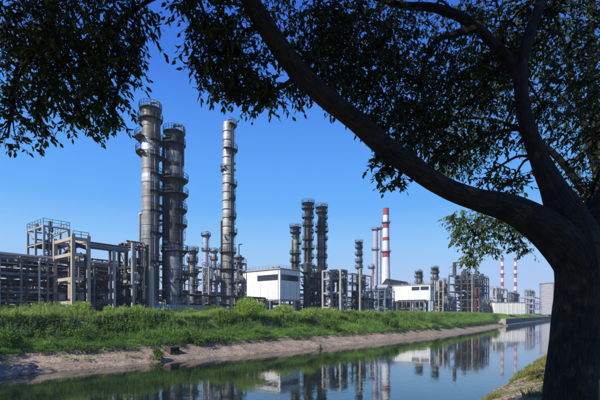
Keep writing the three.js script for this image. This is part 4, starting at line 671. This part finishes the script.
{ // the big leaning tree on the near bank
  seed = 31337;
  const O = V(X(569, 4), landHeight(X(569, 4) * UX + 4 * UZ, -X(569, 4) * UZ + 4 * UX), -4);
  const g = thing('leaning_tree', 'large dark tree with a long leaning limb, arching over the near bank of the canal', 'tree', O);
  const loc = (l) => l.map(([p, r]) => [p.clone().sub(O), r]);
  const limbs = {
    trunk: [[V(O.x - 0.02, O.y - 0.25, -4), 0.42], [V(O.x - 0.01, O.y + 0.12, -4), 0.34], [V(O.x, O.y + 0.45, -4), 0.295], pt(569, 400, 4, 0.275), pt(574, 350, 4, 0.262), pt(579, 300, 4, 0.262), pt(580, 268, 4.02, 0.275), pt(574, 238, 4.05, 0.27), pt(565, 213, 4.1, 0.21), pt(552, 186, 4.15, 0.14), pt(539, 158, 4.2, 0.1), pt(528, 128, 4.25, 0.086), pt(522, 100, 4.3, 0.08), pt(520, 68, 4.35, 0.074)],
    a: [pt(585, 282, 4, 0.2), pt(575, 262, 3.98, 0.235), pt(558, 240, 3.96, 0.22), pt(535, 222, 3.95, 0.185), pt(508, 208, 3.95, 0.15), pt(475, 199, 3.95, 0.11), pt(442, 186, 3.95, 0.1), pt(412, 166, 3.95, 0.104), pt(385, 147, 3.95, 0.102), pt(355, 120, 3.92, 0.098), pt(325, 97, 3.9, 0.096), pt(300, 73, 3.85, 0.092), pt(284, 53, 3.8, 0.095), pt(267, 28, 3.75, 0.088), pt(251, 2, 3.7, 0.082), pt(236, -28, 3.65, 0.075), pt(212, -64, 3.6, 0.065), pt(176, -100, 3.6, 0.052), pt(125, -128, 3.6, 0.038), pt(60, -145, 3.6, 0.022)],
    b: [pt(578, 262, 4.05, 0.2), pt(592, 232, 4.1, 0.2), pt(610, 196, 4.15, 0.165), pt(632, 150, 4.2, 0.135), pt(650, 90, 4.3, 0.11), pt(660, 10, 4.35, 0.09), pt(650, -90, 4.4, 0.06), pt(630, -170, 4.4, 0.03)],
    c: [pt(521, 92, 4.32, 0.05), pt(522, 66, 4.35, 0.066), pt(530, 32, 4.4, 0.07), pt(541, 0, 4.45, 0.064), pt(549, -60, 4.5, 0.055), pt(542, -130, 4.5, 0.042), pt(520, -200, 4.5, 0.025)],
    d: [pt(523, 98, 4.32, 0.05), pt(516, 70, 4.37, 0.066), pt(509, 60, 4.41, 0.064), pt(494, 44, 4.5, 0.06), pt(470, 22, 4.6, 0.06), pt(435, 8, 4.7, 0.05), pt(400, 5, 4.8, 0.042), pt(368, -6, 4.9, 0.032), pt(330, -30, 5, 0.022)],
    e: [pt(478, 28, 4.56, 0.045), pt(454, 34, 4.6, 0.036), pt(436, 41, 4.65, 0.03), pt(428, 54, 4.7, 0.025), pt(420, 84, 4.75, 0.015)],
    f: [pt(249, 0, 3.7, 0.05), pt(225, -12, 3.75, 0.04), pt(190, -14, 3.8, 0.03), pt(150, 0, 3.85, 0.022), pt(110, 30, 3.9, 0.014)],
    i: [pt(130, -125, 3.6, 0.03), pt(95, -90, 3.7, 0.024), pt(70, -30, 3.85, 0.018), pt(45, 40, 4.0, 0.01)],
    j: [pt(300, 75, 3.85, 0.035), pt(285, 85, 3.9, 0.022), pt(262, 96, 4, 0.014), pt(240, 104, 4, 0.008)],
  };
  for (const k in limbs) part(k === 'trunk' ? 'trunk' : 'limb', limbGeo(loc(limbs[k]), k === 'trunk' || k === 'a' ? 20 : 12), bark, g);
  const anchors = []; for (const k in limbs) for (const [p] of limbs[k]) if (p.y > EYE + 0.7) anchors.push(p);
  // crown masses: [px, py, rx, ry, distance, depth radius, twigs]
  const E = [
    [25, 12, 55, 40, 4.0, 0.7, 105], [88, 15, 48, 38, 3.9, 0.7, 95], [132, 8, 22, 22, 3.8, 0.5, 26], [18, 66, 44, 36, 4.1, 0.6, 70], [70, 66, 42, 32, 4.0, 0.6, 68], [112, 56, 24, 30, 3.9, 0.5, 36], [12, 108, 26, 20, 4.1, 0.4, 22], [55, 102, 32, 16, 4.0, 0.4, 25], [102, 98, 20, 20, 3.9, 0.35, 22], [112, 122, 10, 8, 3.9, 0.2, 6], [8, 138, 14, 9, 4.1, 0.25, 6], [134, 50, 8, 14, 3.8, 0.2, 5], [80, 120, 12, 7, 3.95, 0.2, 5], [35, 128, 10, 7, 4, 0.2, 4],
    [218, 12, 34, 22, 4.0, 0.6, 55], [212, 52, 22, 20, 4.1, 0.4, 30], [200, 74, 10, 12, 4.2, 0.25, 9], [240, 60, 28, 28, 4.1, 0.5, 52], [248, 88, 18, 12, 4.1, 0.3, 17], [270, 90, 14, 13, 4.1, 0.3, 14], [264, 104, 8, 6, 4.1, 0.2, 5], [224, 84, 12, 8, 4.1, 0.25, 8], [300, 88, 14, 8, 4.2, 0.3, 10], [186, 10, 10, 14, 3.9, 0.3, 8],
    [310, 20, 50, 36, 4.6, 0.7, 110], [350, 55, 45, 42, 4.7, 0.7, 105], [330, 70, 30, 26, 4.5, 0.5, 45], [385, 25, 45, 32, 5.0, 0.7, 80], [385, 85, 40, 40, 4.9, 0.7, 90], [400, 125, 30, 30, 4.9, 0.6, 60], [425, 95, 28, 40, 5.1, 0.6, 60], [425, 145, 24, 22, 5.0, 0.5, 40], [440, 62, 22, 24, 5.2, 0.5, 22], [470, 105, 36, 40, 5.0, 0.6, 62], [450, 158, 22, 16, 4.8, 0.4, 20], [480, 70, 38, 30, 5.0, 0.6, 50], [500, 35, 45, 36, 5.2, 0.8, 105], [455, 12, 40, 16, 5.3, 0.6, 40], [560, 25, 50, 40, 5.0, 0.7, 80], [575, 85, 36, 36, 5.0, 0.6, 40], [590, 150, 24, 40, 5.0, 0.5, 32], [590, 200, 20, 24, 5.0, 0.4, 18], [500, 140, 18, 18, 5.2, 0.4, 16], [512, 182, 16, 10, 5.2, 0.3, 12], [486, 176, 16, 8, 4.8, 0.3, 8], [545, 110, 24, 36, 4.9, 0.5, 34], [388, 170, 7, 8, 4.1, 0.15, 5], [398, 184, 6, 6, 4.1, 0.12, 4], [378, 160, 6, 6, 4.1, 0.12, 3], [620, 60, 50, 70, 5.2, 0.9, 90],
  ];
  const blobs = E.map(([px, py, rx, ry, d, rz, n]) => [P3(px, py, d).sub(O), rx / F * d, ry / F * d, rz, Math.round(n * (px > 300 ? 2.3 : 1.95))]);
  const sub = [];
  for (const [c, rx, ry, rz] of blobs) {       // branchlets from the nearest limb into each mass
    const w = c.clone().add(O); let best = anchors[0]; for (const a of anchors) if (a.distanceTo(w) < best.distanceTo(w)) best = a;
    const a = best.clone().sub(O), m = a.clone().lerp(c, 0.5); m.y += 0.12; m.x += rr(-0.1, 0.1); sub.push(limbGeo([[a, 0.022], [m, 0.015], [c, 0.009]], 6, 4));
    for (let k = 0; k < 5; k++) { const e = c.clone().add(V(rr(-0.8, 0.8) * rx, rr(-0.7, 0.6) * ry, rr(-0.8, 0.8) * rz)); sub.push(limbGeo([[m.clone().lerp(c, rr(0.2, 0.9)), 0.008], [c.clone().lerp(e, 0.5).add(V(0, 0.05, 0)), 0.006], [e, 0.003]], 5, 3)); }
  }
  part('branchlets', mergeGeometries(sub), bark, g).userData.kind = 'stuff';
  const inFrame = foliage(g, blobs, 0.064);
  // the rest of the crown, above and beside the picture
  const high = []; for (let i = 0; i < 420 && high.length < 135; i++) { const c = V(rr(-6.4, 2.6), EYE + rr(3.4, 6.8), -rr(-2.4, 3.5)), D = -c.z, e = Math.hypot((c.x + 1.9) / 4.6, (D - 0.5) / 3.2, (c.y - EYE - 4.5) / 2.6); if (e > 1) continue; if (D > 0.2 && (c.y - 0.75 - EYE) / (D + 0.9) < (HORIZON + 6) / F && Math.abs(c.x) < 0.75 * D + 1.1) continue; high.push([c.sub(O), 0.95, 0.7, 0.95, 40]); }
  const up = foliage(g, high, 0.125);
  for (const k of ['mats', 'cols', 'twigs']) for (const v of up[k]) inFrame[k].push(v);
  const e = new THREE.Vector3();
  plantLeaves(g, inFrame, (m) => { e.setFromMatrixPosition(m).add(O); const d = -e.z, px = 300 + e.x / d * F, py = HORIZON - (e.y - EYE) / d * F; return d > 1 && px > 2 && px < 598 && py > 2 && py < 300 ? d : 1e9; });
}
{ // the next tree along the near bank, its trunk behind the leaning tree
  seed = 2024;
  const tx = 7.35, td = 9.7, O = V(tx, landHeight(tx * UX + td * UZ, -tx * UZ + td * UX), -td), g = thing('bank_tree', 'leafy tree with sunlight painted into its leaf colour, seen behind the leaning trunk, its branches hanging over the canal', 'tree', O);
  const at = (px, py, d, r) => [P3(px, py, d).sub(O), r];
  part('trunk', limbGeo([[V(0, -0.2, 0), 0.34], [V(0, 0.4, 0), 0.27], [V(0.05, 2, 0), 0.22], [V(0, 3.6, 0.1), 0.19], [V(-0.2, 5.5, 0.1), 0.14], [V(-0.3, 7.6, 0), 0.08], [V(-0.2, 9.6, 0), 0.03]], 14), bark, g);
  const limbs2 = [[[V(0.02, 2.6, 0.05), 0.11], at(560, 222, 9.5, 0.085), at(530, 212, 9.2, 0.06), at(500, 222, 9, 0.04), at(475, 236, 8.9, 0.02)], [[V(0, 3.6, 0.1), 0.1], at(560, 160, 9.4, 0.08), at(520, 130, 9.2, 0.055), at(480, 118, 9, 0.035), at(445, 120, 9, 0.015)], [[V(-0.1, 4.4, 0.1), 0.09], at(575, 90, 9.5, 0.07), at(560, 30, 9.4, 0.05), at(540, -30, 9.3, 0.03)], [[V(-0.05, 3, 0.1), 0.08], at(620, 170, 9.8, 0.06), at(650, 120, 10, 0.03)]];
  for (const l of limbs2) part('limb', limbGeo(l, 10), bark, g);
  const E2 = [[478, 219, 30, 9, 9, 0.8, 70], [468, 234, 16, 11, 8.9, 0.5, 36], [500, 233, 19, 10, 9, 0.7, 40], [484, 249, 20, 6, 8.9, 0.5, 24], [469, 260, 8, 8, 8.8, 0.35, 18], [516, 247, 8, 5, 9, 0.3, 9], [452, 218, 5, 5, 8.9, 0.2, 6], [528, 252, 5, 3, 9, 0.15, 4], [520, 236, 10, 7, 9, 0.3, 12],
    [462, 150, 30, 24, 9, 1.0, 130], [470, 110, 36, 36, 9.2, 1.1, 150], [500, 70, 40, 34, 9.3, 1.2, 140], [540, 40, 44, 40, 9.5, 1.3, 190], [590, 60, 36, 56, 9.6, 1.3, 190], [590, 140, 28, 46, 9.6, 1.2, 130], [588, 196, 22, 22, 9.5, 0.8, 50], [545, 120, 26, 30, 9.4, 1, 70], [440, 175, 14, 10, 8.9, 0.4, 18], [620, 110, 40, 70, 9.8, 1.3, 120], [570, -20, 70, 40, 9.6, 1.6, 110]];
  const bl = E2.map(([px, py, rx, ry, d, rz, n]) => [P3(px, py, d).sub(O), rx / F * d, ry / F * d, rz, Math.round(n * 1.45)]), anc = limbs2.flat().map((q) => q[0]), sub = [];
  for (const [c, rx, ry, rz] of bl) { let b = anc[0]; for (const q of anc) if (q.distanceTo(c) < b.distanceTo(c)) b = q; const m = b.clone().lerp(c, 0.5).add(V(0, 0.15, 0)); sub.push(limbGeo([[b, 0.02], [m, 0.015], [c, 0.008]], 6, 4)); for (let k = 0; k < 6; k++) { const e = c.clone().add(V(rr(-0.8, 0.8) * rx, rr(-0.8, 0.7) * ry, rr(-0.8, 0.8) * rz)); sub.push(limbGeo([[m.clone().lerp(c, rr(0.2, 0.9)), 0.008], [c.clone().lerp(e, 0.5), 0.006], [e, 0.003]], 5, 3)); } }
  part('branchlets', mergeGeometries(sub), bark, g).userData.kind = 'stuff';
  const sunlitLeaf = LEAF(0.07, 0.11, 0.03, 0.4); sunlitLeaf.roughness = 0.5; plantLeaves(g, foliage(g, bl, 0.085), null, sunlitLeaf);  // same species of leaf, its colour lightened to look sunlit
}
// trees outside the picture whose shade falls into it
function shadeTree(label, x, d, h, R, lean, leaf = 0.16) {
  seed = Math.floor(x * 31 + d * 17 + 900);
  const s = x * UX + d * UZ, p = -x * UZ + d * UX, O = V(x, landHeight(s, p), -d), g = thing('bank_tree', label, 'tree', O);
  part('trunk', limbGeo([[V(0, -0.2, 0), 0.32], [V(0, 0.4, 0), 0.25], [V(lean * 0.1, h * 0.3, 0), 0.2], [V(lean * 0.4, h * 0.6, 0.1), 0.14], [V(lean * 0.7, h * 0.9, 0), 0.05]], 12), bark, g);
  const blobs = [];
  for (let i = 0; i < 46; i++) { const dd = sphereDir(), c = V(dd.x * R * 0.8 + lean * 0.5, h * 0.68 + dd.y * h * 0.3, dd.z * R * 0.8); blobs.push([c, R * 0.36, h * 0.12, R * 0.36, 44]); if (i % 4 === 0) part('limb', limbGeo([[V(lean * 0.25, h * rr(0.35, 0.6), 0), 0.07], [V(c.x * 0.5, c.y - 0.3, c.z * 0.5), 0.045], [c, 0.02]], 8, 4), bark, g); }
  plantLeaves(g, foliage(g, blobs, leaf));
}
shadeTree('tall leafy tree on the near bank shading the leaning tree', -2.45, -2.2, 13, 4.4, 0.5);
shadeTree('broad leafy tree farther back along the near bank', -6, -6.7, 14, 4.5, 0.5);
shadeTree('leafy tree on the far bank shading the end of the stone slope', -40, 18.8, 15, 5.4, 1.5, 0.3);
// near bank ground cover
seed = 99;
scatter('shore_grass', 'dry yellow-green grass tufts on the near shore by the trunk', 'grass', grassClump(70, 0.2, 0.16), LEAF(0.2, 0.24, 0.075), (() => { const o = []; for (let i = 0; i < 1000; i++) { const s = rr(3, 24), p = NEAR(s) + 0.25 - 1.6 * Math.pow(rnd(), 2.0); if (patch(s, p, 0.9, 4) < 0.44) continue; o.push([SP(s, p, landHeight(s, p)), rr(0.5, 1.2)]); } return o; })(), (v, w) => { const k = 0.7 + 0.5 * v; return [k * (0.9 + 0.5 * w), k * 0.95, k * 0.8]; });
{
  const A = { pos: [0, 0, 0, -0.22, 0.08, 0.5, 0, -0.04, 0.5, 0.22, 0.1, 0.5, 0, 0.05, 1], idx: [0, 2, 1, 0, 3, 2, 1, 2, 4, 2, 3, 4] }, lit = LEAF(0.22, 0.12, 0.05, 0.2), places = [], stones = [];
  for (let i = 0; i < 2600; i++) { const s = rr(4, 22), p = NEAR(s) - 2.6 * rnd(); places.push([SP(s, p, landHeight(s, p) + 0.012), rr(0.04, 0.085)]); }
  scatter('fallen_leaves', 'dry brown leaves strewn over the near shore by the trunk', 'leaf litter', geoOf(A), lit, places, (v, w) => [0.5 + v, 0.5 + 0.9 * v * w + 0.3 * v, 0.5 + 0.4 * v]);
  const gs = new THREE.IcosahedronGeometry(1, 1), a = gs.attributes.position; for (let i = 0; i < a.count; i++) { const f = 0.75 + 0.4 * vnoise(a.getX(i) * 2 + 5, a.getY(i) * 2 + a.getZ(i) * 1.7 + 9); a.setXYZ(i, a.getX(i) * f, a.getY(i) * f * 0.6, a.getZ(i) * f); } gs.computeVertexNormals();
  for (let i = 0; i < 1500; i++) { const s = rr(4, 24), p = NEAR(s) + 0.15 - 1.8 * Math.pow(rnd(), 1.6); stones.push([SP(s, p, landHeight(s, p)), 0.012 + 0.06 * Math.pow(rnd(), 4)]); }
  scatter('pebbles', 'pale pebbles scattered along the near shore', 'pebbles', gs, stoneMat, stones, (v, w) => { const k = 0.6 + 0.6 * v; return [k, k * 0.96, k * 0.9]; });
}
renderer.render(scene, camera);
